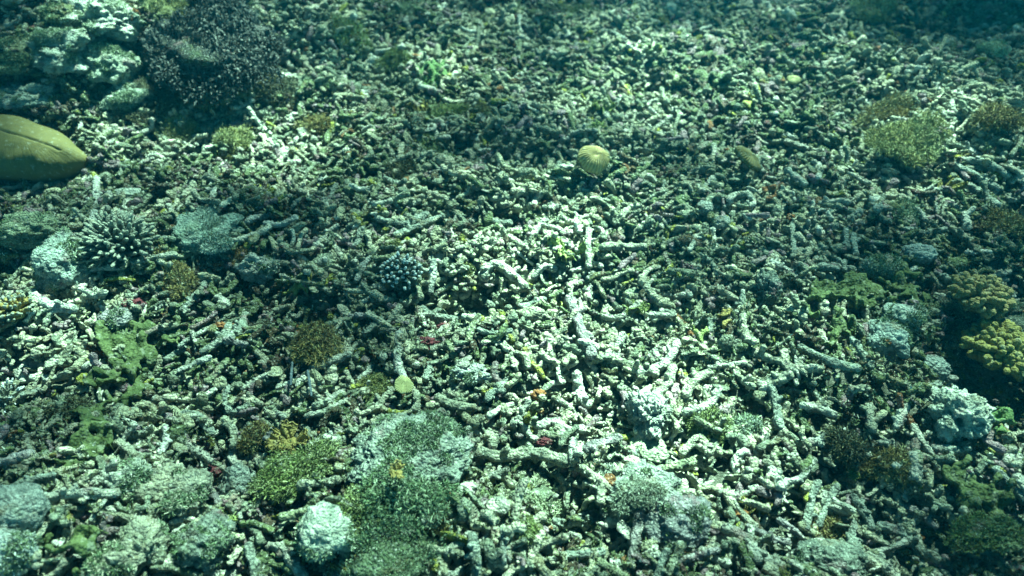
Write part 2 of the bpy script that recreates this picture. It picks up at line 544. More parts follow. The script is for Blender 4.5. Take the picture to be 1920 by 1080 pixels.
def strands(n, rx, ry, h, length, width, cols, seed, droop=0.3, fuzz=4, up=0.6):
    """a bushy alga: curved tapering fronds, each with short side branchlets"""
    r = np.random.default_rng(seed)
    K = int(np.clip(n / 90, 6, 40))
    ka, kq = r.uniform(0, 2 * np.pi, K), np.sqrt(r.uniform(0, 1, K))
    kr = r.uniform(0.18, 0.42, K) * (1.25 - 0.5 * kq)
    ci = r.integers(0, K, n)
    a, q = r.uniform(0, 2 * np.pi, n), np.sqrt(r.uniform(0, 1, n))
    ux = np.cos(ka) * kq * 0.8; uy = np.sin(ka) * kq * 0.8
    ox, oy = np.cos(a) * q * kr[ci], np.sin(a) * q * kr[ci]
    bx_, by_ = (ux[ci] + ox) * rx, (uy[ci] + oy) * ry
    top = h * (0.35 + 0.65 * np.sqrt(np.clip(1 - kq[ci] ** 2, 0, 1)))
    base = np.stack([bx_, by_, top * np.sqrt(np.clip(1 - q ** 2, 0.03, 1)) * r.uniform(0.05, 0.8, n)], 1)
    d = np.stack([np.cos(a) * q + 0.4 * ux[ci], np.sin(a) * q + 0.4 * uy[ci], np.full(n, up)], 1) + r.normal(0, 0.5, (n, 3))
    d /= np.linalg.norm(d, axis=1)[:, None]
    L = length * r.uniform(0.5, 1.2, n)
    cols = np.asarray(cols, float)
    kc = r.integers(0, len(cols), K)
    C0 = np.where(r.random((n, 1)) < 0.6, cols[kc[ci]], cols[r.integers(0, len(cols), n)]) * r.uniform(0.7, 1.3, (n, 1))
    # side branchlets
    B, D, LL, W, CC = [base], [d], [L], [np.full(n, width)], [C0]
    for k in range(fuzz):
        f = r.uniform(0.2, 0.9, n)
        B.append(base + d * (L * f)[:, None])
        dd = d * 0.5 + r.normal(0, 0.8, (n, 3)); dd /= np.linalg.norm(dd, axis=1)[:, None]
        D.append(dd); LL.append(L * r.uniform(0.25, 0.5, n)); W.append(np.full(n, width * 0.8))
        CC.append(C0 * r.uniform(0.8, 1.25, (n, 1)))
    B, D, LL, W, CC = map(np.concatenate, (B, D, LL, W, CC))
    m = len(B)
    side = np.cross(D, r.normal(0, 1, (m, 3))); side /= np.linalg.norm(side, axis=1)[:, None] + 1e-9
    bend = r.normal(0, 0.25, (m, 3)); bend[:, 2] -= droop
    V = np.zeros((m, 7, 3))
    for j, (t, w) in enumerate(((0, 0.7), (0.4, 1.0), (0.75, 0.7))):
        c = B + D * (LL * t)[:, None] + bend * (LL * t * t)[:, None] * 0.6
        V[:, 2 * j] = c + side * (W * w * 0.5)[:, None]
        V[:, 2 * j + 1] = c - side * (W * w * 0.5)[:, None]
    V[:, 6] = B + D * LL[:, None] + bend * LL[:, None] * 0.6
    i = np.arange(m)[:, None] * 7
    Q = np.concatenate([i + np.array([0, 1, 3, 2]), i + np.array([2, 3, 5, 4])])
    Tt = i + np.array([4, 5, 6])
    return V.reshape(-1, 3), [Q, Tt], np.repeat(CC, 7, 0)

GREEN = [(0.10, 0.14, 0.04), (0.16, 0.20, 0.07), (0.07, 0.09, 0.03), (0.25, 0.29, 0.15)]
BROWN = [(0.13, 0.105, 0.035), (0.20, 0.165, 0.06), (0.07, 0.055, 0.022), (0.22, 0.22, 0.10)]
YELL = [(0.14, 0.15, 0.05), (0.19, 0.19, 0.07), (0.08, 0.10, 0.035), (0.25, 0.27, 0.13)]
MAUVE = [(0.040, 0.050, 0.046), (0.060, 0.068, 0.062), (0.022, 0.028, 0.026), (0.085, 0.092, 0.084)]
DARK = [(0.05, 0.055, 0.026), (0.085, 0.085, 0.04), (0.03, 0.034, 0.02), (0.11, 0.12, 0.07)]
MOSS = [(0.10, 0.16, 0.08), (0.16, 0.22, 0.13), (0.07, 0.11, 0.05), (0.24, 0.30, 0.20)]

def tuft(px, py, rw, rh, label, cols, seed, n=None, mark=None, dz=0.0, length=1.0, width=0.0016, up=0.6, group=None, cat='seaweed', name='algae_tuft'):
    """px,py is the middle of the clump in the photograph"""
    P = at(px, py + rh * 0.35, dz)
    m = mpp(P)
    rx, h = rw * m, rh * m * 0.9
    n = int(2.4 * (n or 500))
    V, F, C = strands(n, rx, max(rx * 0.75, rh * m * 0.8), h, length * min(h, rx) * 0.55, width, cols, seed, up=up)
    V[:, 2] += T(V[:, 0] + P[0], V[:, 1] + P[1]) - T(P[0], P[1])
    o = empty(name, P)
    obj('fronds', V, F, M['algae'], o, C, smooth=False)
    hv, hf = lump((rx * 0.55, rx * 0.45, h * 0.45), seed, 3, 0.3)
    hb = obj('holdfast', hv, hf, M['stick'], o)
    c = np.mean(np.asarray(cols), 0) * 0.8
    hb.color = (*c, 1)
    tag(o, label, cat, group)
    if mark: MARKS.append((mark, P))
    return o

def plate(poly, label, mat, seed, lift=0.014, cell=0.004, mark=None, hole=0.30, rough=0.010, cat='coral', name='plate_coral'):
    """low living crust with a lobed rim: a sheet of real thickness following the bed inside the outline"""
    G = np.array([at(x, y)[:2] for x, y in poly])
    CLEAR_POLY.append(G)
    c0 = G.mean(0)
    lo, hi = G.min(0) - 0.02, G.max(0) + 0.02
    xs, ys = np.arange(lo[0], hi[0], cell), np.arange(lo[1], hi[1], cell)
    X, Y = np.meshgrid(xs, ys)
    x, y = X.ravel(), Y.ravel()
    p = np.stack([x, y, 0 * x], 1)
    wx = x + 0.018 * vnoise(p * 32, seed) + 0.016 * vnoise(p * 70, seed + 1) + 0.006 * vnoise(p * 150, seed + 11)
    wy = y + 0.018 * vnoise(p * 32, seed + 2) + 0.016 * vnoise(p * 70, seed + 3) + 0.006 * vnoise(p * 150, seed + 12)
    ins = inside(wx, wy, G) & (vnoise(p * 26, seed + 6) + 0.8 * vnoise(p * 65, seed + 8) < 0.98 - hole * 2)
    ins = ins.reshape(X.shape)
    # whorled tiers: steps in height
    t = fbm(p * 17, seed + 4, 2)
    z = T(x, y) + lift + 0.010 * (np.floor(t * 2.5) / 2.5 + 0.5 * t) + rough * vnoise(p * 50, seed + 5) + 0.007 * vnoise(p * 115, seed + 7) + 0.004 * vnoise(p * 230, seed + 9)
    full = ins[:-1, :-1] & ins[1:, :-1] & ins[:-1, 1:] & ins[1:, 1:]
    i = np.arange(len(x)).reshape(X.shape)
    Q = np.stack([i[:-1, :-1], i[:-1, 1:], i[1:, 1:], i[1:, :-1]], -1)[full]
    used = np.unique(Q)
    remap = -np.ones(len(x), int); remap[used] = np.arange(len(used))
    Q = remap[Q]
    V = np.stack([x, y, z], 1)[used]
    n = len(V)
    # rim edges: those used once
    E = np.concatenate([Q[:, [0, 1]], Q[:, [1, 2]], Q[:, [2, 3]], Q[:, [3, 0]]])
    key = np.sort(E, 1); key = key[:, 0] * (n + 1) + key[:, 1]
    _, inv, cnt = np.unique(key, return_inverse=True, return_counts=True)
    rim = E[cnt[inv] == 1]
    # smooth the stair-stepped rim
    for _ in range(2):
        acc, k = np.zeros_like(V), np.zeros(n)
        np.add.at(acc, rim[:, 0], V[rim[:, 1]]); np.add.at(acc, rim[:, 1], V[rim[:, 0]])
        np.add.at(k, rim[:, 0], 1); np.add.at(k, rim[:, 1], 1)
        s = k > 0
        V[s] = 0.45 * V[s] + 0.55 * acc[s] / k[s][:, None]
    W = V.copy(); W[:, 2] -= 0.009
    S = np.stack([rim[:, 1], rim[:, 0], rim[:, 0] + n, rim[:, 1] + n], 1)
    P = np.array([c0[0], c0[1], float(T(*c0)[0])])
    o = obj(name, np.concatenate([V, W]) - P, [np.concatenate([Q, Q[:, ::-1] + n, S])], M[mat], loc=P)
    tag(o, label, cat)
    if mark: MARKS.append((mark, P))
    return o

def inside(x, y, G):
    r = np.zeros(len(x), bool)
    n = len(G)
    for i in range(n):
        x0, y0 = G[i]; x1, y1 = G[(i + 1) % n]
        c = (y0 > y) != (y1 > y)
        xi = x0 + (y - y0) / (y1 - y0 + 1e-12) * (x1 - x0)
        r ^= c & (x < xi)
    return r

def mushroom(px, py, rw, rh, label, mat, tilt, ribs=46, dome=0.55, mark=None, oval=1.0, yaw=0.0, dz=0.02, groove=None, ridge=0.05, name='mushroom_coral'):
    """free living disc coral: ribs run from the mouth slit to the rim"""
    P = at(px, py, dz)
    m = mpp(P)
    r = rw * m
    nt, nr = 360, 40
    th = np.linspace(0, 2 * np.pi, nt, endpoint=False)
    q = np.linspace(0.0, 1.0, nr)
    TH, Q_ = np.meshgrid(th, q)
    sl = 0.35 if groove else 0.12                   # half length of the slit the ribs start from
    cx = np.cos(TH) * sl * (1 - Q_)
    x = cx + np.cos(TH) * Q_
    y = np.sin(TH) * Q_ * oval
    z = dome * np.sqrt(np.clip(1 - Q_ ** 2.2, 0, 1))
    wob = 1 + 0.05 * np.sin(3 * TH + 1) + 0.03 * np.sin(7 * TH)
    rid = np.abs(np.sin(TH * ribs / 2)) ** 0.7 * np.clip(Q_ * 4, 0, 1)
    z = z + ridge * (rid - 0.5) * (0.3 + 0.7 * Q_)
    if groove: z = z - 0.02 * np.exp(-(y / 0.02) ** 2) * (np.abs(x) < groove)
    else: z = z - 0.05 * np.exp(-(Q_ / 0.10) ** 2)
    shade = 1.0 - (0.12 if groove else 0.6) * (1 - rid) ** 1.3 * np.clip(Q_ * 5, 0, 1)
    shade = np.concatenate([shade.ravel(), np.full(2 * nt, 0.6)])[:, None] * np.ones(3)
    V = np.stack([x * wob, y * wob, z], -1).reshape(-1, 3) * r
    V = V * (1 + (0.05 if groove else 0.03) * fbm(V / r * 2.2, 77 + ribs, 3))[:, None]
    i = np.arange(nr * nt).reshape(nr, nt)
    nx = np.roll(i, -1, 1)
    F = np.stack([i[:-1], nx[:-1], nx[1:], i[1:]], -1).reshape(-1, 4)
    # underside
    rim = V[-nt:]
    un = np.concatenate([rim * [0.9, 0.9, 1] - [0, 0, 0.18 * r], rim * [0.4, 0.4, 1] - [0, 0, 0.25 * r]])
    n0 = nr * nt
    j = np.arange(nt); jn = np.roll(j, -1)
    F2 = np.concatenate([np.stack([n0 - nt + j, n0 - nt + jn, n0 + jn, n0 + j], -1),
                         np.stack([n0 + j, n0 + jn, n0 + nt + jn, n0 + nt + j], -1)])
    V = np.concatenate([V, un])
    o = empty(name, P, tilt)
    o.rotation_euler.z = yaw
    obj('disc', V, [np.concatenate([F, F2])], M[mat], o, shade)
    # mouth slit: a dark seam along the crest
    L = (groove or 0.16) * r
    s = np.linspace(-1, 1, 15)
    pts = np.stack([s * L, 0 * s, 0 * s], 1)
    Qs = np.clip((np.abs(pts[:, 0]) / r - sl) / (1 - sl), 0, 1)
    pts[:, 2] = r * (dome * np.sqrt(1 - np.clip(Qs, 0, 0.95) ** 2.2)) - (0.016 if groove else 0.05) * r
    tv, tf = tube(pts, np.full(15, 0.006 * r if groove else 0.035 * r) * (1.05 - np.abs(s)), 8, 30, 0.05, seed=4)
    obj('mouth', tv, tf, M['groove'], o)
    tag(o, label, 'coral')
    CLEAR.append((P[0], P[1], r * 0.95, r * 0.95 * oval))
    if mark: MARKS.append((mark, P))
    return o

def branching(px, py, rw, rh, label, mats, seed, n=40, thick=0.16, mark=None, spread=1.1, tips=True, fork=0.5, name='branching_coral', tiplen=0.22, dz=0.0):
    """colony of finger branches radiating from a base; each branch is a part, its pale tip a sub-part"""
    P = at(px, py + rh * 0.55, dz)
    m = mpp(P)
    r = rw * m
    h = rh * m * 1.25
    rg = np.random.default_rng(seed)
    o = empty(name, P)
    bv, bf = lump((r * 0.5, r * 0.45, h * 0.35), seed, 4, 0.25)
    obj('base', bv, bf, M[mats[0]], o)
    kinds = []
    for k in range(6):
        g = Geo(); tg = Geo()
        L = 1.0
        P0 = [[0, 0, 0.15], [rg.normal(0, .04), rg.normal(0, .04), 0.5], [rg.normal(0, .06), rg.normal(0, .06), L * (1 - tiplen * .6)]]
        g.add(*tube(P0, [thick * 0.62, thick * 0.55, thick * 0.46], 8, 8, 0.22, seed=seed + k))
        e = np.array(P0[2])
        tg.add(*tube([e - [0, 0, .05], e + [0, 0, tiplen * .4], e + [0, 0, tiplen * .6]], [thick * .46, thick * .40, thick * .26], 8, 5, 0.12, seed=seed + k))
        for q in range(1 + int(rg.random() < fork) + int(rg.random() < fork)):
            a = rg.uniform(0, 6.28)
            s0 = np.array(P0[1]) + [0, 0, rg.uniform(-.1, .25)]
            s1 = s0 + np.array([math.cos(a) * .20, math.sin(a) * .20, .22])
            g.add(*tube([s0, (s0 + s1) / 2 + [0, 0, -.02], s1], [thick * .42, thick * .4, thick * .36], 7, 6, 0.2, seed=seed + k + q))
            d = (s1 - s0) / np.linalg.norm(s1 - s0)
            tg.add(*tube([s1 - d * .03, s1 + d * tiplen * .25, s1 + d * tiplen * .4], [thick * .36, thick * .32, thick * .2], 7, 5, 0.12, seed=seed + q))
        V, F, _ = g.get(); TV, TF, _ = tg.get()
        kinds.append((mesh_data('branch', V, F, M[mats[0]]), mesh_data('tip', TV, TF, M[mats[1]])))
    for b in range(n):
        ga = b * 2.39996
        q = math.sqrt((b + 0.5) / n)
        el = q * spread + rg.normal(0, 0.08)
        d = Vector((math.sin(el) * math.cos(ga), math.sin(el) * math.sin(ga), max(math.cos(el), 0.05)))
        dist = (r * math.sin(min(el, 1.57)) ** 2 + h * max(math.cos(el), 0) ** 2) * rg.uniform(0.85, 1.1)
        bme, tme = kinds[b % 6]
        br = bpy.data.objects.new('branch', bme); COL.objects.link(br); br.parent = o
        br.rotation_mode = 'QUATERNION'
        br.rotation_quaternion = d.to_track_quat('Z', 'Y')
        w = (r + h) / 2
        br.scale = (w, w, dist)
        if tips:
            tp = bpy.data.objects.new('tip', tme); COL.objects.link(tp); tp.parent = br
        else:
            bme2 = br
    tag(o, label, 'coral')
    CLEAR.append((P[0], P[1], r * 0.6, r * 0.6))
    if mark: MARKS.append((mark, P))
    return o

def frill(px, py, rw, rh, label, mat, seed, n=14, mark=None, stand=0.45, name='leafy_coral', cat='coral', dz=0.0, clear=0.5):
    """cluster of wavy upright blades with thickness, on a small base"""
    P = at(px, py + rh * 0.3, dz)
    m = mpp(P)
    r, h = rw * m, rh * m * 1.3
    rg = np.random.default_rng(seed)
    o = empty(name, P)
    bv, bf = lump((r * 0.6, r * 0.5, h * 0.3), seed, 3, 0.3)
    obj('base', bv, bf, M[mat], o)
    for k in range(n):
        a = rg.uniform(0, 6.28); q = math.sqrt(rg.random()) * 0.75
        w = r * rg.uniform(0.45, 0.8) * (14 / max(n, 14)) ** 0.7; hh = h * rg.uniform(0.6, 1.1)
        nu, nv = 15, 7
        U, Vv = np.meshgrid(np.linspace(-1, 1, nu), np.linspace(0, 1, nv))
        out = (1 - stand) + 0.4 * rg.random()
        lobes = 0.86 + 0.14 * np.sin(U * 6 + rg.uniform(0, 6))
        x = U * w * (0.35 + 0.65 * Vv)
        y = hh * out * Vv ** 1.6 + 0.22 * w * np.sin(U * 5 + rg.uniform(0, 6)) * Vv
        z = hh * Vv * lobes * np.sqrt(np.clip(1.15 - U ** 2, 0.1, 1))
        A = np.stack([x, y, z], -1).reshape(-1, 3)
        th_ = 0.0022
        B = A + [0, th_, 0]
        i = np.arange(nu * nv).reshape(nv, nu)
        Qf = np.stack([i[:-1, :-1], i[:-1, 1:], i[1:, 1:], i[1:, :-1]], -1).reshape(-1, 4)
        rim = np.concatenate([i[0, :], i[1:, -1], i[-1, -2::-1], i[-2:0:-1, 0]])
        rn = np.roll(rim, -1)
        N = nu * nv
        S = np.stack([rim, rim + N, rn + N, rn], -1)
        W = rotz(np.concatenate([A, B]), a - math.pi / 2 + rg.normal(0, .5)) + [math.cos(a) * q * r, math.sin(a) * q * r, 0]
        obj('blade', W, [np.concatenate([Qf[:, ::-1], Qf + N, S])], M[mat], o)
    tag(o, label, cat)
    if clear: CLEAR.append((P[0], P[1], r * clear, r * clear))
    if mark: MARKS.append((mark, P))
    return o

PALE, GREY, TEAL, SAND, DIM = (0.56, 0.58, 0.50), (0.30, 0.33, 0.29), (0.34, 0.42, 0.38), (0.48, 0.46, 0.34), (0.17, 0.20, 0.17)

exec_features = True
# ---- boulders and lumps of reef rock
B = boulder
B(385, 440, 68, 56, 'flat topped grey green boulder with fuzzy turf, beside the pale tipped branching coral', (0.27, 0.36, 0.31), 1, mark='the grey green boulder', amp=0.34, fine=0.08, turf=0.45, squash=0.62, tcols=[(0.30, 0.38, 0.33), (0.20, 0.27, 0.22), (0.13, 0.18, 0.12), (0.40, 0.46, 0.42)])
B(610, 996, 50, 46, 'chalky white round boulder with green flecks by the bottom edge', (0.52, 0.58, 0.48), 2, mark='the chalky white round boulder', amp=0.22, fine=0.07, turf=0.02)
B(1218, 775, 36, 46, 'brilliant white pitted rock standing in the sunlit rubble', (0.64, 0.66, 0.58), 3, mark='the brilliant white pitted rock', amp=0.38, fine=0.15, turf=0, squash=0.95, sub=6)
B(1790, 778, 52, 52, 'white domed rock with one dark hole on its face', (0.54, 0.59, 0.50), 4, mark='the white domed rock', amp=0.3, fine=0.10, turf=0, sub=6, hole=(-0.35, -0.75, 0.62))
B(1664, 640, 38, 40, 'smooth pale teal boulder with an orange sponge at its foot', (0.38, 0.46, 0.42), 5, mark='the smooth pale teal boulder', amp=0.15)
B(1694, 596, 36, 30, 'small mint coloured boulder just behind the smooth teal one', (0.42, 0.50, 0.44), 6, amp=0.2)
B(1722, 478, 34, 22, 'low bluish lump resting above the bright green plate coral', (0.40, 0.47, 0.44), 7, mark='the low bluish lump', amp=0.2)
B(1660, 500, 34, 22, 'dull grey rounded lump left of the low bluish one', (0.28, 0.34, 0.30), 8, amp=0.2)
B(25, 960, 62, 50, 'broad smooth grey boulder, upper of two at the left edge', (0.33, 0.37, 0.34), 9, mark='the broad grey boulder', amp=0.12)
B(10, 1030, 56, 52, 'pale blue grey boulder, lower of two at the left edge', (0.44, 0.50, 0.47), 10, amp=0.12)
B(765, 850, 108, 84, 'big weathered reef mound overgrown with green turf', (0.30, 0.34, 0.29), 11, mark='the big turf covered mound', amp=0.22, fine=0.08, sub=6, squash=0.5, turf=0.28, clear=0.55)
B(720, 1045, 110, 50, 'low sandy reef slab crusted with fine turf at the bottom edge', (0.32, 0.36, 0.31), 12, mark='the low sandy slab', amp=0.22, fine=0.07, sub=6, squash=0.4, turf=0.28, clear=0.55)
B(1190, 920, 74, 52, 'craggy grey rock with streaky turf behind the dark crevice', (0.33, 0.36, 0.32), 13, mark='the craggy streaky rock', amp=0.34, fine=0.12, squash=0.6, turf=0.3, clear=0.6)
B(1270, 975, 58, 50, 'mauve grey ridged rock right of the craggy streaky one', (0.32, 0.32, 0.32), 14, amp=0.28, fine=0.09, squash=0.8)
B(235, 900, 42, 34, 'bleached knobbly rock above the lower green crust', (0.56, 0.58, 0.48), 15, mark='the bleached knobbly rock', amp=0.32, fine=0.10)
B(300, 920, 58, 36, 'sandy coloured lumpy rock right of the bleached knobbly one', (0.42, 0.41, 0.30), 16, amp=0.30, fine=0.10)
B(345, 930, 38, 44, 'folded beige rock beside the dark red crevice', (0.40, 0.40, 0.31), 17, amp=0.32, fine=0.10)
B(450, 905, 32, 30, 'speckled grey rock right of the dark red crevice', (0.34, 0.38, 0.34), 18, amp=0.30, fine=0.10)
B(270, 1015, 38, 44, 'cream coloured upright rock near the bottom left', (0.50, 0.49, 0.37), 19, amp=0.30, fine=0.10)
B(385, 1015, 56, 48, 'rugged grey green rock in front of the folded beige one', (0.28, 0.32, 0.27), 20, amp=0.32, fine=0.11)
B(215, 1050, 40, 30, 'knobbly buff rock at the bottom edge', (0.46, 0.45, 0.34), 21, amp=0.32, fine=0.10)
B(190, 38, 72, 48, 'big bleached reef block at the top left', (0.60, 0.62, 0.54), 22, mark='the bleached reef block', amp=0.40, fine=0.12, sub=6, squash=0.8)
B(120, 95, 54, 46, 'pale mint rock below the bleached reef block', (0.42, 0.47, 0.40), 23, amp=0.42, fine=0.13, squash=0.8)
B(205, 120, 50, 40, 'light turf covered rock beside the pale mint one', (0.38, 0.43, 0.34), 24, amp=0.30, fine=0.09)
B(30, 100, 54, 40, 'shaded olive rock at the upper left edge', (0.20, 0.23, 0.14), 25, amp=0.42, fine=0.13, squash=0.8)
B(40, 180, 62, 34, 'teal grey rock behind the big olive tongue coral', (0.28, 0.34, 0.30), 26, amp=0.42, fine=0.13, squash=0.8)
B(240, 185, 36, 30, 'greenish pale rock at the foot of the dark bushy soft coral', (0.36, 0.42, 0.34), 27, amp=0.42, fine=0.13, squash=0.8)
B(115, 30, 40, 24, 'brown green rock at the upper left corner', (0.15, 0.18, 0.09), 28, amp=0.42, fine=0.13, squash=0.8)
B(130, 495, 46, 62, 'tall dull blue green rock at the left, beside the branching coral', (0.30, 0.37, 0.33), 29, mark='the tall blue green rock', amp=0.22, fine=0.06)
B(50, 430, 54, 36, 'mossy low rock at the left edge', (0.22, 0.27, 0.18), 30, amp=0.25, fine=0.08)
B(220, 600, 34, 24, 'small round mauve cobble above the large green plate coral', (0.34, 0.33, 0.33), 31, amp=0.15)
B(1258, 20, 14, 15, 'pale round ball of coral at the top edge', (0.50, 0.58, 0.50), 32, amp=0.1)
B(1478, 30, 11, 18, 'white upright stub standing near the top edge', (0.72, 0.74, 0.62), 33, amp=0.15, sink=0.6)
B(1516, 4, 26, 10, 'pale yellow disc lying at the very top edge', (0.56, 0.62, 0.44), 34, amp=0.10)
B(1862, 94, 32, 18, 'flat topped pale green dome at the upper right', (0.34, 0.42, 0.24), 35, amp=0.12, mark='the pale green dome')
B(1322, 390, 16, 15, 'small grey cobble lying in shaded rubble on the right', (0.36, 0.40, 0.36), 36, amp=0.16)
B(1352, 418, 18, 14, 'flat grey cobble just below another small cobble', (0.36, 0.40, 0.36), 37, amp=0.2)
B(935, 950, 22, 17, 'smooth cream pebble in front of the sunlit rubble', (0.62, 0.62, 0.50), 38, amp=0.12)
B(1565, 1052, 70, 36, 'turf covered rock at the bottom edge on the right', (0.25, 0.29, 0.24), 39, amp=0.28, fine=0.10)
B(1400, 800, 26, 20, 'grey fuzzy rock right of the green frilly tuft', (0.34, 0.38, 0.36), 40, amp=0.25, fine=0.10)
B(245, 365, 46, 14, 'flat pale slab right of the upright white stick', (0.50, 0.55, 0.48), 41, amp=0.2, fine=0.06)
B(1750, 690, 30, 22, 'small pale rock in the gap beside the yellow coral', (0.40, 0.46, 0.42), 42, amp=0.25, fine=0.08)
B(1440, 540, 20, 34, 'dark speckled upright stump in the rubble right of centre', (0.15, 0.19, 0.17), 43, amp=0.2, fine=0.12, sink=0.5)
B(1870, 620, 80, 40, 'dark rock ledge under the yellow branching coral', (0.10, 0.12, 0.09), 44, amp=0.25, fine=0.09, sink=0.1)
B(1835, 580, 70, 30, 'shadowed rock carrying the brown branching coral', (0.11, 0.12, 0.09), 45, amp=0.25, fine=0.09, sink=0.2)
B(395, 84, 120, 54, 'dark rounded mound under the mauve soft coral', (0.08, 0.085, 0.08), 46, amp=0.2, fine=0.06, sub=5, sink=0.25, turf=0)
B(1215, 840, 34, 28, 'pale flat shard lying in front of the white pitted rock', (0.56, 0.62, 0.42), 47, amp=0.25, fine=0.05, squash=0.5)
B(1000, 590, 28, 14, 'round topped sandy nub in the sunlit rubble', SAND, 48, amp=0.2, fine=0.08)
B(880, 700, 34, 18, 'white crusted knob at the edge of the shaded hollow', (0.62, 0.64, 0.60), 49, amp=0.35, fine=0.12)
B(480, 500, 34, 26, 'pale crusted knob left of the dark hollow', (0.44, 0.47, 0.42), 50, amp=0.35, fine=0.12)

# ---- mushroom corals
mushroom(46, 284, 122, 60, 'large smooth olive tongue coral with a dark groove at the left edge', 'olive_disc', (R(14), R(8), 0), 150, 0.40, 'the big olive tongue coral', 0.52, R(-16), 0.035, 0.75, 0.012, 'tongue_coral')
mushroom(1112, 300, 31, 30, 'round yellow green ridged mushroom coral standing over a dark hollow', 'mushroom', (R(28), R(8), 0), 28, 0.70, 'the round ridged mushroom coral', 0.92, R(20), 0.03, None, 0.10)
mushroom(1402, 296, 30, 28, 'tilted olive mushroom coral with a mouth slit, on the shaded right side', 'olive_disc', (R(30), R(18), 0), 30, 0.28, 'the tilted olive mushroom coral', 1.0, R(60), 0.04, None, 0.10)
mushroom(757, 722, 20, 18, 'small pale fan ribbed mushroom coral lying flat near the algae bush', 'pale_mushroom', (R(14), R(-10), 0), 30, 0.22, 'the small fan ribbed coral', 0.9, R(100), 0.032, None, 0.10)
mushroom(1488, 150, 13, 9, 'tiny pale mushroom coral raised on a stub at the upper right', 'pale_mushroom', (R(12), 0, 0), 26, 0.4, None, 0.9, 0, 0.035, None, 0.08)

# ---- living plate corals
plate([(200, 612), (260, 605), (330, 618), (345, 660), (330, 672), (300, 650), (285, 700), (240, 715), (180, 720), (175, 670), (215, 660), (180, 640)],
      'large lobed dull green plate coral in the left rubble', 'green_plate', 61, mark='the large green plate coral')
plate([(180, 710), (260, 700), (290, 715), (250, 745), (190, 745)], 'narrow dark green plate coral just below the large one', 'green_plate', 62)
plate([(140, 765), (205, 755), (225, 790), (205, 840), (150, 880), (60, 880), (90, 850), (135, 830), (150, 800)],
      'long green plate coral reaching towards the lower left', 'green_plate', 63, mark='the long green plate coral')
plate([(130, 965), (190, 985), (205, 1030), (150, 1075), (105, 1060), (110, 1000)], 'mottled green crust beside the smooth boulders at the lower left', 'green_plate', 64, hole=0.36)
plate([(1520, 545), (1560, 520), (1630, 520), (1655, 560), (1640, 590), (1590, 575), (1545, 590), (1560, 610), (1510, 600)],
      'bright green plate coral left of the gap on the right side', 'green_plate', 65, hole=0.36, mark='the bright green plate coral')
plate([(1525, 600), (1580, 600), (1620, 620), (1600, 640), (1560, 660), (1520, 640), (1540, 625)], 'ragged green crust in front of the bright green plate coral', 'green_plate', 66, hole=0.38)
plate([(1650, 520), (1690, 510), (1745, 520), (1775, 540), (1750, 580), (1725, 600), (1690, 580), (1660, 560)],
      'deep green plate coral beside the brown branching coral', 'green_plate', 67, hole=0.34, mark='the deep green plate coral')
plate([(1755, 870), (1790, 865), (1815, 900), (1850, 880), (1880, 930), (1905, 980), (1900, 1040), (1860, 1030), (1820, 980), (1785, 940), (1760, 910)],
      'long moss green plate coral at the lower right edge', 'green_plate', 68, lift=0.022, mark='the moss green plate coral')
plate([(1835, 770), (1880, 745), (1900, 790), (1880, 815), (1840, 820)], 'light green plate coral right of the white domed rock', 'bright_plate', 69, lift=0.022)
plate([(770, 130), (800, 118), (835, 130), (848, 150), (820, 165), (790, 168), (782, 150)], 'vivid light green plate coral in the upper rubble', 'bright_plate', 70, mark='the vivid light green plate coral', hole=0.33)
plate([(1255, 580), (1290, 575), (1310, 595), (1290, 612), (1262, 600)], 'yellow green crust left of another in the middle right rubble', 'lime_coral', 71, cell=0.004, hole=0.33)
plate([(1335, 590), (1365, 575), (1378, 600), (1355, 610), (1338, 606)], 'mustard green crust in the middle right rubble', 'mustard_coral', 72, cell=0.004, hole=0.33)
plate([(1282, 622), (1310, 617), (1322, 630), (1300, 640), (1284, 636)], 'smooth yellow green scrap of plate coral below two crusts', 'lime_coral', 73, cell=0.004, hole=0.2)
plate([(515, 530), (560, 522), (580, 545), (565, 575), (530, 560)], 'yellow green film growing over pale rubble left of the hollow', 'lime_coral', 74, cell=0.004, hole=0.22)

# ---- branching corals
branching(752, 500, 42, 42, 'compact dark branching coral with bright white tips in the middle left', ('dark_branch', 'branch_tip'), 81, 46, 0.14, 'the white tipped branching coral', 1.2, tiplen=0.10)
branching(225, 440, 78, 56, 'wide spiky grey branching coral with pale tips, left of the grey green boulder', ('grey_branch', 'pale_branch'), 82, 80, 0.11, 'the wide spiky branching coral', 1.25)
branching(1868, 640, 72, 44, 'bushy yellow branching coral over a dark gap at the right edge', ('yellow_coral', 'yellow_coral'), 83, 60, 0.26, 'the yellow branching coral', 1.3, tiplen=0.1, dz=0.07)
branching(1832, 545, 58, 38, 'brown knobbly branching coral behind the yellow one', ('brown_coral', 'brown_coral'), 84, 50, 0.26, 'the brown branching coral', 1.3, tiplen=0.1, dz=0.05)
branching(8, 735, 40, 46, 'thin cream branching coral cut off by the left edge', ('pale_branch', 'branch_tip'), 85, 26, 0.10, 'the thin cream branching coral', 1.3)
branching(30, 570, 40, 30, 'short tan branching coral at the left edge above the cream one', ('mustard_coral', 'pale_branch'), 86, 24, 0.2, None, 1.3)
branching(1240, 40, 16, 10, 'tiny yellow branching coral under the pale ball at the top', ('yellow_coral', 'yellow_coral'), 87, 14, 0.25, None, 1.2)
branching(1120, 236, 20, 12, 'small green fingered coral just above the round ridged coral', ('lime_coral', 'lime_coral'), 88, 18, 0.2, None, 1.2)

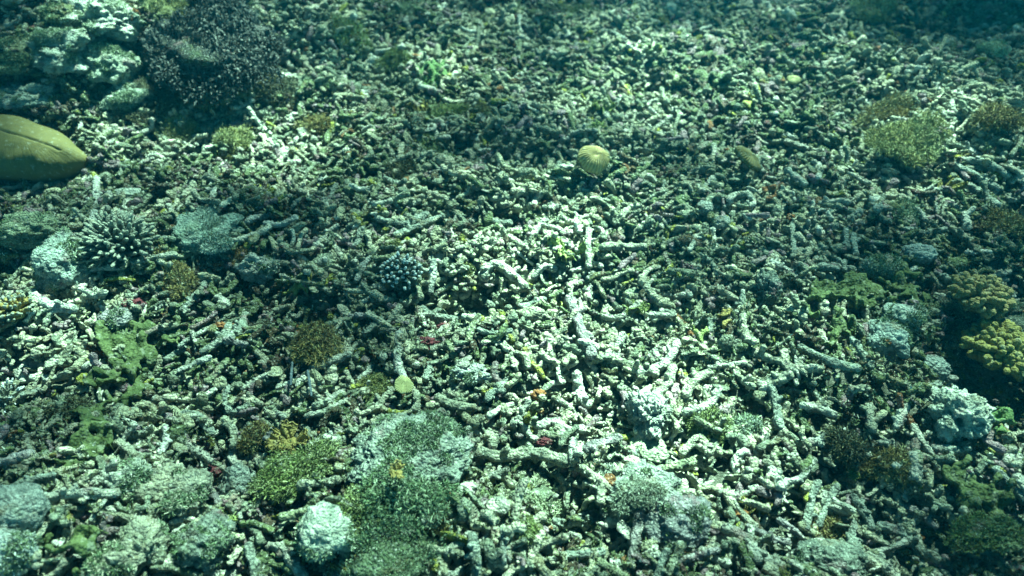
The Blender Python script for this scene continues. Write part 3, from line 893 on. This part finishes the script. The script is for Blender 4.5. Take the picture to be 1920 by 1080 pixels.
# ---- leafy corals
frill(546, 826, 27, 20, 'mustard yellow leafy coral between the algae bush and the turf mound', 'mustard_coral', 91, 30, 'the mustard leafy coral', dz=0.02)
frill(1064, 470, 18, 24, 'upright lime green leafy coral in the sunlit middle', 'lime_coral', 92, 12, 'the lime green leafy coral')
frill(1190, 575, 20, 12, 'pale lime leafy coral beside the white sand patch', 'lime_coral', 93, 8)
frill(748, 884, 12, 10, 'small yellow leafy coral on top of the turf covered mound', 'mustard_coral', 94, 8, dz=0.06, clear=0)
frill(1415, 935, 24, 18, 'yellow cup shaped leafy coral in the lower right rubble', 'yellow_coral', 95, 8)
frill(790, 200, 20, 14, 'yellow brown leafy coral among the upper algae tufts', 'yellow_coral', 96, 10)
frill(1130, 205, 12, 20, 'yellow green leafy coral left of the bright upper rubble', 'lime_coral', 97, 8)
frill(1770, 350, 14, 18, 'yellow leafy coral standing in shadow at the right', 'yellow_coral', 98, 8)
frill(1470, 150, 10, 8, 'little yellow leafy coral by the tiny mushroom coral', 'yellow_coral', 99, 6)
frill(640, 1045, 16, 18, 'yellow green leafy coral under the chalky white round boulder', 'yellow_coral', 100, 8)
frill(425, 968, 18, 12, 'bright green leafy scrap in front of the speckled grey rock', 'lime_coral', 101, 8)
frill(1595, 890, 10, 8, 'bright green leafy scrap below the dark brown bush', 'lime_coral', 102, 6)

# ---- algae
tuft(400, 75, 140, 70, 'wide mauve grey bushy soft coral draped over the mound at the top left', MAUVE, 111, 4200, 'the mauve bushy soft coral', dz=0.07, length=0.4, width=0.005, cat='soft coral', name='soft_coral')
tuft(330, 175, 70, 36, 'dark ragged algae under the mauve soft coral', DARK, 112, 1200, length=0.8)
tuft(240, 200, 46, 26, 'dark green algae between the olive tongue coral and the pale reef rocks', DARK, 172, 700)
tuft(520, 165, 40, 26, 'dark tuft low on the slope right of the soft coral', DARK, 173, 600)
tuft(395, 165, 46, 26, 'ragged brown algae hanging below the mauve soft coral', BROWN, 174, 800, dz=0.02)
tuft(470, 140, 70, 34, 'green brown algae at the right foot of the mauve soft coral', BROWN, 113, 1300, 'the green brown algae')
tuft(445, 118, 26, 20, 'yellowish green tuft in front of the mauve soft coral', YELL, 114, 400, dz=0.04)
tuft(660, 62, 34, 26, 'upper left of the two green tufts in the upper rubble', GREEN, 115, 700, 'the upper green tuft')
tuft(737, 110, 28, 24, 'feathery green tuft just left of the vivid green plate coral', GREEN, 116, 600)
tuft(430, 260, 44, 26, 'yellow green algae patch on pale rubble in the upper left', YELL, 117, 900, 'the yellow green algae patch')
tuft(340, 245, 34, 20, 'straw coloured algae left of the yellow green patch', YELL, 118, 600)
tuft(590, 228, 30, 22, 'dark brown algae tuft left of the upper middle', BROWN, 119, 500)
tuft(840, 215, 40, 26, 'soft green algae tuft in the upper middle', GREEN, 120, 800, 'the soft green algae tuft')
tuft(905, 200, 16, 20, 'narrow brown green tuft above the dark hollow', BROWN, 121, 300)
tuft(810, 275, 28, 20, 'green turf tuft at the edge of the upper hollow', GREEN, 122, 500)
tuft(755, 315, 34, 22, 'dark olive turf left of the upper hollow', DARK, 123, 600)
tuft(590, 632, 36, 46, 'olive brown algae bush standing on two thin stems', BROWN, 124, 1300, 'the olive brown algae bush', dz=0.012)
tuft(335, 525, 40, 22, 'brown green algae in front of the grey green boulder', BROWN, 125, 700, 'the brown green algae')
tuft(300, 470, 22, 20, 'brownish algae between the branching coral and the boulder', BROWN, 126, 400)
tuft(455, 488, 20, 18, 'reddish brown tuft right of the grey green boulder', [(0.13, 0.08, 0.03), (0.18, 0.12, 0.05)], 127, 350)
tuft(1330, 790, 38, 30, 'frilly dark green tuft right of the white pitted rock', GREEN, 128, 800, 'the frilly dark green tuft')
tuft(1580, 830, 34, 34, 'blackish brown bush in the lower right rubble', DARK, 129, 700, 'the blackish brown bush', dz=0.02)
tuft(1675, 862, 46, 30, 'olive green algae right of the blackish brown bush', BROWN, 130, 800)
tuft(1000, 988, 36, 26, 'rounded grass green tuft near the bottom middle', GREEN, 131, 800, 'the grass green tuft')
tuft(1000, 920, 60, 40, 'pale fuzzy turf above the grass green tuft', [(0.30, 0.34, 0.22), (0.40, 0.44, 0.32), (0.20, 0.24, 0.14)], 132, 900, length=0.5)
tuft(555, 870, 90, 44, 'wide mossy algae bed left of the turf covered mound', GREEN, 133, 2400, 'the wide mossy algae bed', dz=0.01, length=0.6)
tuft(480, 815, 36, 24, 'brown green algae above the wide mossy bed', BROWN, 134, 700)
tuft(765, 900, 96, 66, 'shaggy green turf covering the front of the reef mound', MOSS, 135, 1300, dz=0.012, length=0.45)
tuft(700, 940, 70, 36, 'dark shaggy turf at the foot of the reef mound', GREEN, 136, 1500, dz=0.01, length=0.5)
tuft(820, 960, 46, 30, 'brown shaggy turf right of the mound foot', BROWN, 137, 900, length=0.5)
tuft(730, 1040, 110, 36, 'short pale turf growing over the low sandy slab', MOSS, 138, 1000, dz=0.025, length=0.4, up=0.9)
tuft(1190, 915, 66, 44, 'streaky pale turf on the craggy rock', [(0.15, 0.18, 0.13), (0.22, 0.25, 0.20), (0.10, 0.12, 0.08)], 139, 700, dz=0.03, length=0.4)
tuft(1690, 265, 70, 30, 'yellow green algae arch over a dark gap on the right', YELL, 140, 1500, 'the yellow green algae arch', dz=0.05)
tuft(1660, 205, 50, 32, 'fine olive algae on pale rubble at the upper right', BROWN, 141, 900)
tuft(1870, 215, 42, 30, 'rusty brown algae bush at the right edge', BROWN, 142, 800, 'the rusty algae bush', dz=0.03)
tuft(1640, 15, 46, 20, 'dim green algae at the top right', GREEN, 143, 700, dz=0.03)
tuft(1880, 420, 40, 40, 'dull olive algae at the right edge', BROWN, 144, 800)
tuft(1700, 390, 40, 24, 'grey green turf on shaded rubble at the right', MOSS, 145, 500, length=0.6)
tuft(1540, 985, 44, 24, 'brown turf among the crowded sticks at the lower right', BROWN, 146, 700)
tuft(1850, 985, 60, 50, 'olive turf spreading over the moss green plate coral', GREEN, 147, 1200, dz=0.04, length=0.4)
tuft(140, 760, 44, 30, 'dark brown algae left of the long green plate coral', DARK, 148, 800)
tuft(870, 510, 22, 10, 'yellow green tuft above the middle dark hollow', YELL, 149, 300)
tuft(735, 452, 20, 14, 'ochre tuft right behind the white tipped branching coral', YELL, 150, 300)
tuft(1080, 20, 40, 16, 'olive algae at the top edge, right of middle', GREEN, 151, 500)
tuft(770, 15, 40, 18, 'grey turf lump at the top edge, left of middle', MOSS, 152, 500)
tuft(310, 15, 40, 20, 'golden green algae at the top edge above the soft coral', YELL, 153, 500, dz=0.1)
tuft(600, 150, 36, 14, 'pale fluffy turf right of the green brown algae', MOSS, 154, 400)
tuft(700, 720, 44, 24, 'yellow green turf behind the small fan ribbed coral', YELL, 155, 700, length=0.6)

# ---- sponges
def sponge(px, py, rw, rh, label, mat, seed, cat='sponge', dz=0.004):
    rw, rh = rw * 0.85, rh * 0.8
    o = boulder(px, py, rw, rh, label, (1, 1, 1), seed, 'sponge', cat, None, 0.45, 0.15, 0.5, 0, 2.2, 4, 0, mat)
    o.location.z += dz
sponge(1010, 743, 13, 12, 'orange sponge lump in the sunlit rubble', 'orange_sponge', 161)
sponge(1667, 662, 16, 10, 'orange sponge at the foot of the smooth teal boulder', 'orange_sponge', 162, dz=0.03)
sponge(264, 70, 10, 16, 'rust orange sponge on the bleached reef block', 'orange_sponge', 163, dz=0.06)
sponge(415, 613, 12, 8, 'orange brown sponge right of the large green plate coral', 'orange_sponge', 164)
sponge(1482, 410, 8, 8, 'little orange sponge in the shaded right rubble', 'orange_sponge', 165)
sponge(800, 645, 26, 14, 'deep red sponge crust inside the middle hollow', 'red_sponge', 166, dz=0.0)
sponge(252, 572, 22, 12, 'crimson sponge crust above the mauve cobble', 'red_sponge', 167)
sponge(400, 885, 16, 14, 'dark red sponge in the lower left crevice', 'red_sponge', 168, dz=0.0)
sponge(832, 612, 16, 8, 'small dark red sponge behind the deep red crust', 'red_sponge', 169, dz=0.0)
sponge(1020, 830, 14, 8, 'rosy brown sponge crust on a sunlit stick', 'red_sponge', 170)
sponge(1720, 1010, 10, 8, 'rusty sponge speck at the lower right', 'orange_sponge', 171)
sponge(1392, 965, 14, 9, 'rusty sponge under the yellow cup shaped coral', 'orange_sponge', 172, dz=0)

# ------------------------------------------------------------------ coral sticks: the 300 that show largest
STICKS = 'broken coral sticks lying in the rubble'
PAL = [((0.56, 0.56, 0.47), 'chalky'), ((0.46, 0.46, 0.35), 'sandy'), ((0.36, 0.40, 0.34), 'grey green'),
       ((0.29, 0.32, 0.20), 'mossy'), ((0.40, 0.37, 0.36), 'mauve grey'), ((0.64, 0.65, 0.58), 'white')]
used_labels = set()
stick_pts = []

def where(P):
    px, py, _ = project(P)
    res = []
    for phrase, Q in MARKS:
        qx, qy, _ = project(Q)
        res.append((math.hypot(qx[0] - px[0], (qy[0] - py[0]) * 1.3), phrase, px[0] - qx[0], py[0] - qy[0]))
    res.sort(key=lambda t: t[0])
    return res

def rel(dx, dy):
    if abs(dx) > abs(dy) * 1.1: return 'right of' if dx > 0 else 'left of'
    return 'in front of' if dy > 0 else 'behind'

def stick_label(P, size, shape, colour):
    ws = where(P)
    head = f'{size} {shape} {colour} coral stick'.replace('  ', ' ').strip()
    tries = [f'{head} {rel(w[2], w[3])} {w[1]}' for w in ws[:2]]
    for k in range(1, 6):
        tries.append(f'{head} between {ws[0][1]} and {ws[k][1]}')
    for k in range(2, 6):
        tries.append(f'{head} between {ws[1][1]} and {ws[k][1]}')
    for t in tries:
        if t not in used_labels and len(t.split()) <= 16:
            used_labels.add(t)
            return t
    return tries[0]

# sticks that can be told apart in the photograph: polyline in pixels, width in pixels, palette, label
TRACED = [
    ([(181, 335), (180, 372), (174, 415)], 15, 5, 'straight white stick standing upright left of the flat pale slab'),
    ([(1068, 560), (1080, 590), (1092, 625), (1108, 665)], 24, 4, 'long gnarled mauve stick running down through the sunlit rubble'),
    ([(1203, 520), (1216, 545), (1240, 568)], 18, 1, 'curved tan stick above the yellow green crusts'),
    ([(1192, 884), (1240, 880), (1300, 866)], 20, 3, 'yellow green stick lying across the front of the craggy rock'),
    ([(668, 525), (680, 500), (694, 483)], 13, 5, 'bent whitish stick left of the white tipped branching coral'),
    ([(813, 490), (812, 515), (806, 548)], 15, 5, 'straight chalky stick right of the white tipped branching coral'),
    ([(1130, 58), (1150, 62), (1172, 74)], 11, 2, 'curved pale stick in the far rubble at the top'),
    ([(975, 75), (972, 95), (962, 115)], 12, 3, 'dark stick pointing upwards in the far rubble'),
    ([(1104, 430), (1103, 465), (1104, 500)], 14, 0, 'long pale stick pointing at the lime green leafy coral from its right'),
    ([(900, 455), (935, 440), (975, 432)], 14, 1, 'upper of two crossed sticks in the middle rubble'),
    ([(935, 425), (955, 445), (985, 462)], 14, 1, 'lower of two crossed sticks in the middle rubble'),
    ([(1270, 640), (1250, 680), (1200, 700)], 20, 0, 'forked looking pale stick right of the mauve stick'),
    ([(1150, 672), (1190, 690), (1230, 700)], 20, 1, 'sandy stick meeting the pale one in the sunlit rubble'),
    ([(1285, 740), (1300, 715), (1330, 700)], 20, 1, 'curving sandy stick right of the sunlit centre'),
    ([(1230, 740), (1250, 720), (1262, 690)], 20, 1, 'short sandy stick above the white pitted rock'),
    ([(1080, 700), (1085, 730), (1100, 760)], 22, 5, 'overexposed white stick in the middle of the sunlit rubble'),
    ([(1240, 585), (1265, 590), (1220, 592)], 14, 0, 'pale stub just left of the yellow green crust'),
    ([(1425, 720), (1455, 715), (1480, 702)], 20, 1, 'sandy stick with a knob in the right rubble'),
    ([(1440, 715), (1455, 760), (1462, 800)], 18, 2, 'grey green stick hanging below the knobbed sandy one'),
    ([(1500, 650), (1560, 680), (1610, 690)], 18, 2, 'long grey stick below the ragged green crust'),
    ([(1470, 660), (1480, 690), (1540, 690)], 18, 1, 'bent tan stick left of the long grey one'),
    ([(1535, 905), (1520, 940), (1510, 990)], 18, 2, 'upright grey stick at the lower right, leftmost of a fan'),
    ([(1570, 910), (1550, 945), (1535, 985)], 16, 2, 'upright grey stick at the lower right, second of a fan'),
    ([(1600, 930), (1620, 960), (1635, 990)], 18, 2, 'leaning grey stick at the lower right, third of a fan'),
    ([(1650, 985), (1690, 1000), (1730, 1040)], 22, 2, 'thick pale stick bending down at the lower right'),
    ([(1630, 1040), (1655, 1060), (1680, 1085)], 20, 0, 'pale stick at the bottom edge on the right'),
    ([(1600, 980), (1595, 1020), (1590, 1060)], 20, 2, 'upright knobbly stick near the bottom right'),
    ([(1360, 990), (1400, 1010), (1420, 1050)], 24, 0, 'hooked pale stick at the bottom edge right of middle'),
    ([(885, 1005), (892, 1040), (893, 1085)], 22, 2, 'grey post like stick at the bottom edge'),
    ([(430, 610), (415, 635), (380, 660)], 18, 2, 'bluish grey stick right of the large green plate coral'),
    ([(460, 590), (450, 615), (425, 640)], 16, 2, 'bluish grey stick leaning on another near the orange brown sponge'),
    ([(310, 800), (312, 825), (300, 850)], 16, 5, 'white forked stick in the dark lower left rubble'),
    ([(640, 735), (610, 755), (590, 760)], 16, 0, 'pale stick pointing at the two thin blue blades'),
    ([(575, 780), (610, 770), (650, 750)], 12, 0, 'slim pale stick above the mustard leafy coral'),
    ([(820, 745), (850, 760), (890, 765)], 20, 1, 'tan stick right of the small fan ribbed coral'),
    ([(780, 735), (782, 755), (780, 768)], 16, 1, 'upright tan stub below the small fan ribbed coral'),
    ([(905, 520), (925, 495), (960, 515), (985, 540)], 20, 0, 'arched pale stick left of the lime green leafy coral'),
    ([(1000, 520), (1020, 500), (1040, 505)], 16, 0, 'short pale stick in front of the lime green leafy coral'),
    ([(710, 410), (760, 420), (800, 400)], 14, 2, 'long grey stick lying behind the white tipped branching coral'),
    ([(740, 440), (775, 428), (830, 405)], 14, 2, 'slanting grey stick behind the white tipped branching coral'),
    ([(1130, 840), (1100, 840), (1160, 820)], 20, 4, 'mauve grey stick left of the pale flat shard'),
    ([(900, 850), (950, 855), (1010, 850), (1060, 865)], 26, 1, 'thick sandy stick lying level above the pale fuzzy turf'),
    ([(1010, 800), (1040, 790), (1055, 815)], 20, 0, 'hooked pale stick beside the rosy sponge crust'),
    ([(1075, 825), (1072, 850), (1073, 870)], 16, 5, 'small white upright stick above the dark crevice'),
    ([(1280, 850), (1310, 820), (1330, 850)], 18, 1, 'arched tan stick in front of the frilly dark green tuft'),
    ([(0, 925), (40, 905), (100, 890)], 14, 2, 'long thin greenish stick above the broad grey boulder'),
    ([(70, 935), (140, 925), (220, 925)], 22, 0, 'long pale stick lying level right of the broad grey boulder'),
    ([(60, 550), (90, 570), (140, 580)], 20, 5, 'white jagged stick below the tall blue green rock'),
    ([(260, 630), (300, 615), (330, 610)], 14, 1, 'tan stick lying behind the large green plate coral'),
    ([(1790, 310), (1830, 330), (1870, 355)], 16, 2, 'upper of three parallel pale sticks at the right edge'),
    ([(1790, 340), (1830, 355), (1870, 385)], 16, 2, 'middle of three parallel pale sticks at the right edge'),
    ([(1800, 300), (1850, 305), (1890, 330)], 14, 2, 'thinnest of three parallel pale sticks at the right edge'),
    ([(1600, 440), (1603, 465), (1605, 480)], 13, 2, 'dark upright stub in the right rubble'),
    ([(1585, 430), (1588, 450), (1590, 465)], 12, 2, 'dark upright stub beside another in the right rubble'),
    ([(1540, 500), (1570, 502), (1600, 505)], 20, 2, 'thick dull stick lying behind the bright green plate coral'),
    ([(1485, 420), (1487, 450), (1490, 475)], 11, 2, 'pale upright stick in the right rubble by the little orange sponge'),
]
for k, (pl, w, pc, lab) in enumerate(TRACED):
    P = np.array([at(x, y, 0.012) for x, y in pl])
    r = w * mpp(P.mean(0)) * 0.42
    c = P.mean(0)
    rg = np.random.default_rng(300 + k)
    g = Geo()
    g.add(*tube(P - c, r * rg.uniform(0.85, 1.12, len(P)), 14, 30, 0.32, 1.8, 300 + k))
    for q in range(rg.integers(1, 5)):
        t = rg.uniform(0.2, 0.8) * (len(P) - 1)
        i = int(t); b = (P[i] * (1 - t + i) + P[min(i + 1, len(P) - 1)] * (t - i)) - c
        d = rg.normal(0, 1, 3); d[2] = abs(d[2]); d /= np.linalg.norm(d)
        g.add(*tube([b, b + d * r * 1.2, b + d * r * rg.uniform(1.6, 2.6)], [r * .7, r * .65, r * .5], 9, 6, 0.2, seed=k + q))
    V, F, _ = g.get()
    o = obj('coral_stick', V, F, M['stick'], loc=c)
    col = np.array(PAL[pc][0]) * rg.uniform(0.75, 0.9)
    o.color = (*col, 1)
    used_labels.add(lab)
    tag(o, lab, 'coral stick', STICKS)
    stick_pts.append(c)

# prototypes: shape, mesh
PROTO = []
for k in range(24):
    rg = np.random.default_rng(500 + k)
    kind = k % 4
    n = 4
    L = {0: 4.8, 1: 6.4, 2: 5.2, 3: 2.6}[kind] * rg.uniform(0.9, 1.15)      # in radii x 2
    x = np.linspace(-L, L, n)
    bend = {0: 0.3, 1: 1.6, 2: 0.8, 3: 0.3}[kind]
    y = bend * (x / L) ** 2 * (1 if k % 8 < 4 else -1) + rg.normal(0, 0.25, n)
    z = rg.normal(0, 0.2, n)
    g = Geo()
    P0 = np.stack([x, y, z], 1)
    g.add(*tube(P0, rg.uniform(0.8, 1.15, n), 12, 20, 0.36, 1.8, 500 + k))
    forks = {0: 0, 1: 0, 2: 2, 3: 1}[kind]
    for q in range(forks):
        t = rg.uniform(-0.5, 0.6) * L
        b = np.array([t, np.interp(t, x, y), 0])
        d = np.array([rg.uniform(-.5, .9), rg.choice([-1, 1]) * 1.0, rg.uniform(-0.1, 0.5)]); d /= np.linalg.norm(d)
        ll = rg.uniform(2.0, 3.6) if kind == 2 else 1.6
        g.add(*tube([b, b + d * ll * .5, b + d * ll], [0.85, 0.8, 0.65], 10, 9, 0.24, seed=510 + k + q))
    for q in range(rg.integers(3, 7)):                      # nubs where branchlets broke off
        t = rg.uniform(-0.9, 0.9) * L
        b = np.array([t, np.interp(t, x, y), 0])
        a = rg.uniform(0, 6.28); d = np.array([0.2, math.cos(a), math.sin(a)])
        g.add(*tube([b, b + d * .9, b + d * 1.35], [0.6, 0.55, 0.4], 8, 5, 0.2, seed=530 + k + q))
    V, F, _ = g.get()
    PROTO.append((('straight', 'bent', 'forked', 'stubby')[kind], V, F, mesh_data('coral_stick', V, F, M['stick'])))

rg = np.random.default_rng(77)
need = 300 - len(TRACED)
tries = 0
def cleared(x, y, k=1.0):
    x, y = np.atleast_1d(x), np.atleast_1d(y)
    c = np.zeros(len(x), bool)
    for ex, ey, rx, ry in CLEAR:
        c |= ((x - ex) / (rx * k)) ** 2 + ((y - ey) / (ry * k)) ** 2 < 1
    for G in CLEAR_POLY:
        c |= inside(x, y, G)
    return c
while need > 0 and tries < 20000:
    tries += 1
    px, py = rg.uniform(15, 1905), 1080 - 900 * rg.beta(1.15, 1.5)
    P = at(px, py, 0.010)
    if cleared(P[0], P[1], 1.1)[0]: continue
    if stick_pts and min(np.hypot(*(P - q)[:2]) for q in stick_pts) < 0.042: continue
    k = rg.integers(0, 24)
    shape, _, _, me = PROTO[k]
    yaw = rg.uniform(0, 6.28)
    ex, ey = 0.035 * math.cos(yaw), 0.035 * math.sin(yaw)
    if cleared([P[0] + ex, P[0] - ex], [P[1] + ey, P[1] - ey]).any(): continue
    s = rg.uniform(0.0048, 0.0078)
    size = 'slim' if s < 0.0057 else ('thick' if s > 0.0069 else '')
    pc = rg.choice(6, p=[.26, .24, .22, .12, .08, .08])
    o = bpy.data.objects.new('coral_stick', me)
    COL.objects.link(o)
    o.location = P
    o.rotation_euler = (rg.uniform(0, 6.28), rg.normal(0, 0.22), yaw)
    o.scale = (s * rg.uniform(.85, 1.1), s, s)
    col = np.array(PAL[pc][0]) * rg.uniform(0.68, 1.0)
    o.color = (*col, 1)
    tag(o, stick_label(P, size, shape, PAL[pc][1]), 'coral stick', STICKS)
    stick_pts.append(P)
    need -= 1

# two thin blades under the algae bush
for pl, lab in (([(548, 680), (546, 705), (545, 722)], 'thin bluish blade, left one under the olive brown algae bush'),
                ([(577, 695), (580, 715), (584, 742)], 'thin bluish blade, right one under the olive brown algae bush')):
    P = np.array([at(x, y, 0.03) for x, y in pl]); c = P.mean(0)
    V, F = tube(P - c, [0.0022, 0.0026, 0.002], 8, 10, 0.1)
    tag(obj('seagrass_blade', V, F, M['blue_blade'], loc=c), lab, 'seagrass')

# ------------------------------------------------------------------ the rest of the rubble
def in_view(x, y, margin):
    P = np.stack([x, y, np.zeros_like(x)], 1)
    px, py, dep = project(P)
    m = margin * FPX / dep
    return (px > -m) & (px < 1920 + m) & (py > -m) & (py < 1080 + m)

def rubble():
    r = np.random.default_rng(901)
    N = 230000
    x, y = r.uniform(-3.6, 3.6, N), r.uniform(-0.2, 4.6, N)
    keep = in_view(x, y, 0.25) | (r.random(N) < 0.18)
    x, y = x[keep], y[keep]
    x, y = x[:112000], y[:112000]
    N = len(x)
    depth = r.random(N) ** 1.05                                # 0 top of the pile, 1 buried
    c = cleared(x, y, 0.95)
    cp_ = np.zeros(N, bool)
    for Gp in CLEAR_POLY: cp_ |= inside(x, y, Gp)
    depth = np.where(c, np.maximum(depth, np.where(cp_ & (r.random(N) < 0.38), 0.25, 0.85)), depth)
    z = T(x, y) + 0.008 - 0.040 * depth + r.normal(0, 0.004, N)
    p = np.stack([x, y, 0 * x], 1)
    px, py, dep = project(np.stack([x, y, z], 1))
    # tints: clean lime, sandy, turf covered, mauve
    pal = np.array([(0.56, 0.53, 0.40), (0.43, 0.42, 0.29), (0.27, 0.30, 0.22), (0.15, 0.19, 0.09), (0.33, 0.24, 0.26), (0.68, 0.67, 0.57), (0.10, 0.075, 0.05), (0.34, 0.34, 0.07), (0.30, 0.14, 0.06)])
    turf = vnoise(p * 3.3, 31) * 0.9 + vnoise(p * 9, 32) * 0.9
    # turf has taken over the left and the upper middle more than the sandy middle
    grow = 0.25 * np.exp(-((px - 620) / 420) ** 2 - ((py - 480) / 260) ** 2) + 0.2 * np.exp(-((px - 1650) / 300) ** 2 - ((py - 420) / 220) ** 2) \
        - 0.45 * np.exp(-((px - 1150) / 300) ** 2 - ((py - 720) / 240) ** 2)
    g = np.clip(0.5 + 0.5 * turf + grow, 0, 1)
    u = r.random(N)
    wc = np.stack([0.30 * (1 - g), 0.34 * (1 - g) + .06, 0.24 + 0 * g, 0.45 * g ** 1.5, 0.07 + 0 * g, 0.13 * (1 - g) + .02, 0.22 * g ** 2, 0.020 + 0 * g, 0.006 + 0 * g], 1)
    wc = np.cumsum(wc / wc.sum(1, keepdims=True), 1)
    ci = np.minimum((u[:, None] > wc).sum(1), 8)
    tint = pal[ci] * r.uniform(0.7, 1.2, (N, 1)) * (1.05 - 0.30 * g[:, None])
    # random frames
    yaw, tilt, roll = r.uniform(0, 6.28, N), r.normal(0, 0.38, N), r.uniform(0, 6.28, N)
    cy, sy, ct, st, cr, sr = np.cos(yaw), np.sin(yaw), np.cos(tilt), np.sin(tilt), np.cos(roll), np.sin(roll)
    o_ = np.zeros(N); e_ = np.ones(N)
    RZ = np.stack([cy, -sy, o_, sy, cy, o_, o_, o_, e_], 1).reshape(N, 3, 3)
    RY = np.stack([ct, o_, st, o_, e_, o_, -st, o_, ct], 1).reshape(N, 3, 3)
    RX = np.stack([e_, o_, o_, o_, cr, -sr, o_, sr, cr], 1).reshape(N, 3, 3)
    RR = RZ @ RY @ RX
    s = (0.0026 + 0.0044 * r.random(N) ** 1.7) * (1 + 0.4 * np.clip((dep - 1.3) / 1.2, 0, 1))
    G = Geo()
    near = dep < 1.45
    for lod, sel in ((0, near), (1, ~near)):
        for k in range(28):
            rg = np.random.default_rng(950 + k)
            kind = k % 7
            L = [3.6, 5.0, 1.5, 2.6, 1.9, 3.2, 1.2][kind] * rg.uniform(.9, 1.1)
            n = 4
            xx = np.linspace(-L, L, n)
            yy = (xx / L) ** 2 * rg.normal(0, 0.8) + rg.normal(0, 0.25, n)
            g0 = Geo()
            rad = rg.uniform(0.75, 1.2, n)
            if kind in (2, 6): rad = rad * 1.25
            g0.add(*tube(np.stack([xx, yy, rg.normal(0, .2, n)], 1), rad, 9 if lod == 0 else 7, 10 if lod == 0 else 7, 0.40, 1.9, 950 + k))
            if kind in (3, 5, 4):
                t = rg.uniform(-.4, .5) * L
                a = rg.uniform(0, 6.28)
                b = np.array([t, np.interp(t, xx, yy), 0]); d = np.array([rg.uniform(-.4, .8), math.cos(a), math.sin(a)])
                ll = rg.uniform(1.6, 2.6)
                g0.add(*tube([b, b + d * ll * .5, b + d * ll], [.8, .75, .6], 8 if lod == 0 else 6, 6 if lod == 0 else 4, 0.28, seed=k))
            V0, F0, _ = g0.get()
            if kind == 6: V0 = V0 * [1.7, 1.5, 0.5]          # chips and shards
            ids = np.where(sel & (np.arange(N) % 28 == k))[0]
            if not len(ids): continue
            W = np.einsum('nij,vj->nvi', RR[ids], V0) * s[ids][:, None, None] + np.stack([x, y, z], 1)[ids][:, None]
            nv = len(V0)
            F = [(f[None] + (np.arange(len(ids)) * nv)[:, None, None]).reshape(-1, f.shape[1]) for f in F0]
            G.add(W.reshape(-1, 3), F, np.repeat(tint[ids], nv, 0))
    V, F, C = G.get()
    o = obj('coral_rubble', V, F, M['rubble'], None, C)
    tag(o, 'carpet of small broken coral pieces covering the whole sea bed', 'coral rubble', kind='stuff')
    return V
RV = rubble()

# short turf and shell grit caught on the rubble
def turf():
    r = np.random.default_rng(1201)
    z0 = T(RV[:, 0], RV[:, 1])
    px, py, dep = project(RV)
    cand = np.where((RV[:, 2] > z0 - 0.006) & (px > -150) & (px < 2070) & (py > -150) & (py < 1230))[0]
    w = vnoise(RV[cand] * 5, 61) + 0.5 * vnoise(RV[cand] * 14, 62)
    cand = cand[w + r.normal(0, 0.18, len(cand)) > 0.16]
    ids = r.choice(cand, min(120000, len(cand)), replace=False)
    P = RV[ids] + r.normal(0, 0.001, (len(ids), 3))
    n = len(P)
    d = r.normal(0, 0.6, (n, 3)); d[:, 2] = np.abs(d[:, 2]) + 0.35; d /= np.linalg.norm(d, axis=1)[:, None]
    L = r.uniform(0.003, 0.008, n)
    side = np.cross(d, r.normal(0, 1, (n, 3))); side /= np.linalg.norm(side, axis=1)[:, None] + 1e-9
    w = r.uniform(0.0007, 0.0018, n)
    V = np.stack([P + side * w[:, None], P - side * w[:, None], P + d * L[:, None] - side * (w * .5)[:, None], P + d * L[:, None] + side * (w * .5)[:, None]], 1)
    pal = np.array([(0.09, 0.12, 0.05), (0.14, 0.17, 0.08), (0.22, 0.24, 0.14), (0.05, 0.06, 0.03), (0.42, 0.45, 0.35), (0.16, 0.10, 0.06)])
    zone = vnoise(P * 4, 66)
    k = np.where(r.random(n) < 0.5 + 0.5 * zone, r.integers(0, 2, n), r.integers(0, 6, n))
    C = pal[k] * r.uniform(0.7, 1.3, (n, 1))
    F = np.arange(4 * n).reshape(n, 4)
    o = obj('algae_turf', V.reshape(-1, 3), [F], M['algae'], None, np.repeat(C, 4, 0), smooth=False)
    tag(o, 'short fuzzy algae turf growing over the coral rubble', 'algae turf', kind='stuff')
turf()

# ------------------------------------------------------------------ the water itself
def haze():
    V = np.array([(a, b, c) for a in (-9.5, 9.5) for b in (-3.5, 13.5) for c in (-1.3, 1.25)], float)
    F = np.array([[0, 1, 3, 2], [4, 6, 7, 5], [0, 4, 5, 1], [2, 3, 7, 6], [0, 2, 6, 4], [1, 5, 7, 3]])
    m = bpy.data.materials.new('haze')
    m.use_nodes = True
    t = m.node_tree
    t.nodes.clear()
    out = t.nodes.new('ShaderNodeOutputMaterial')
    v = t.nodes.new('ShaderNodeVolumePrincipled')
    v.inputs['Color'].default_value = (0.0, 0.40, 0.60, 1)
    v.inputs['Density'].default_value = 0.019
    v.inputs['Anisotropy'].default_value = 0.2
    t.links.new(v.outputs['Volume'], out.inputs['Volume'])
    tag(obj('haze', V, [F], m, smooth=False), kind='stuff')
haze()
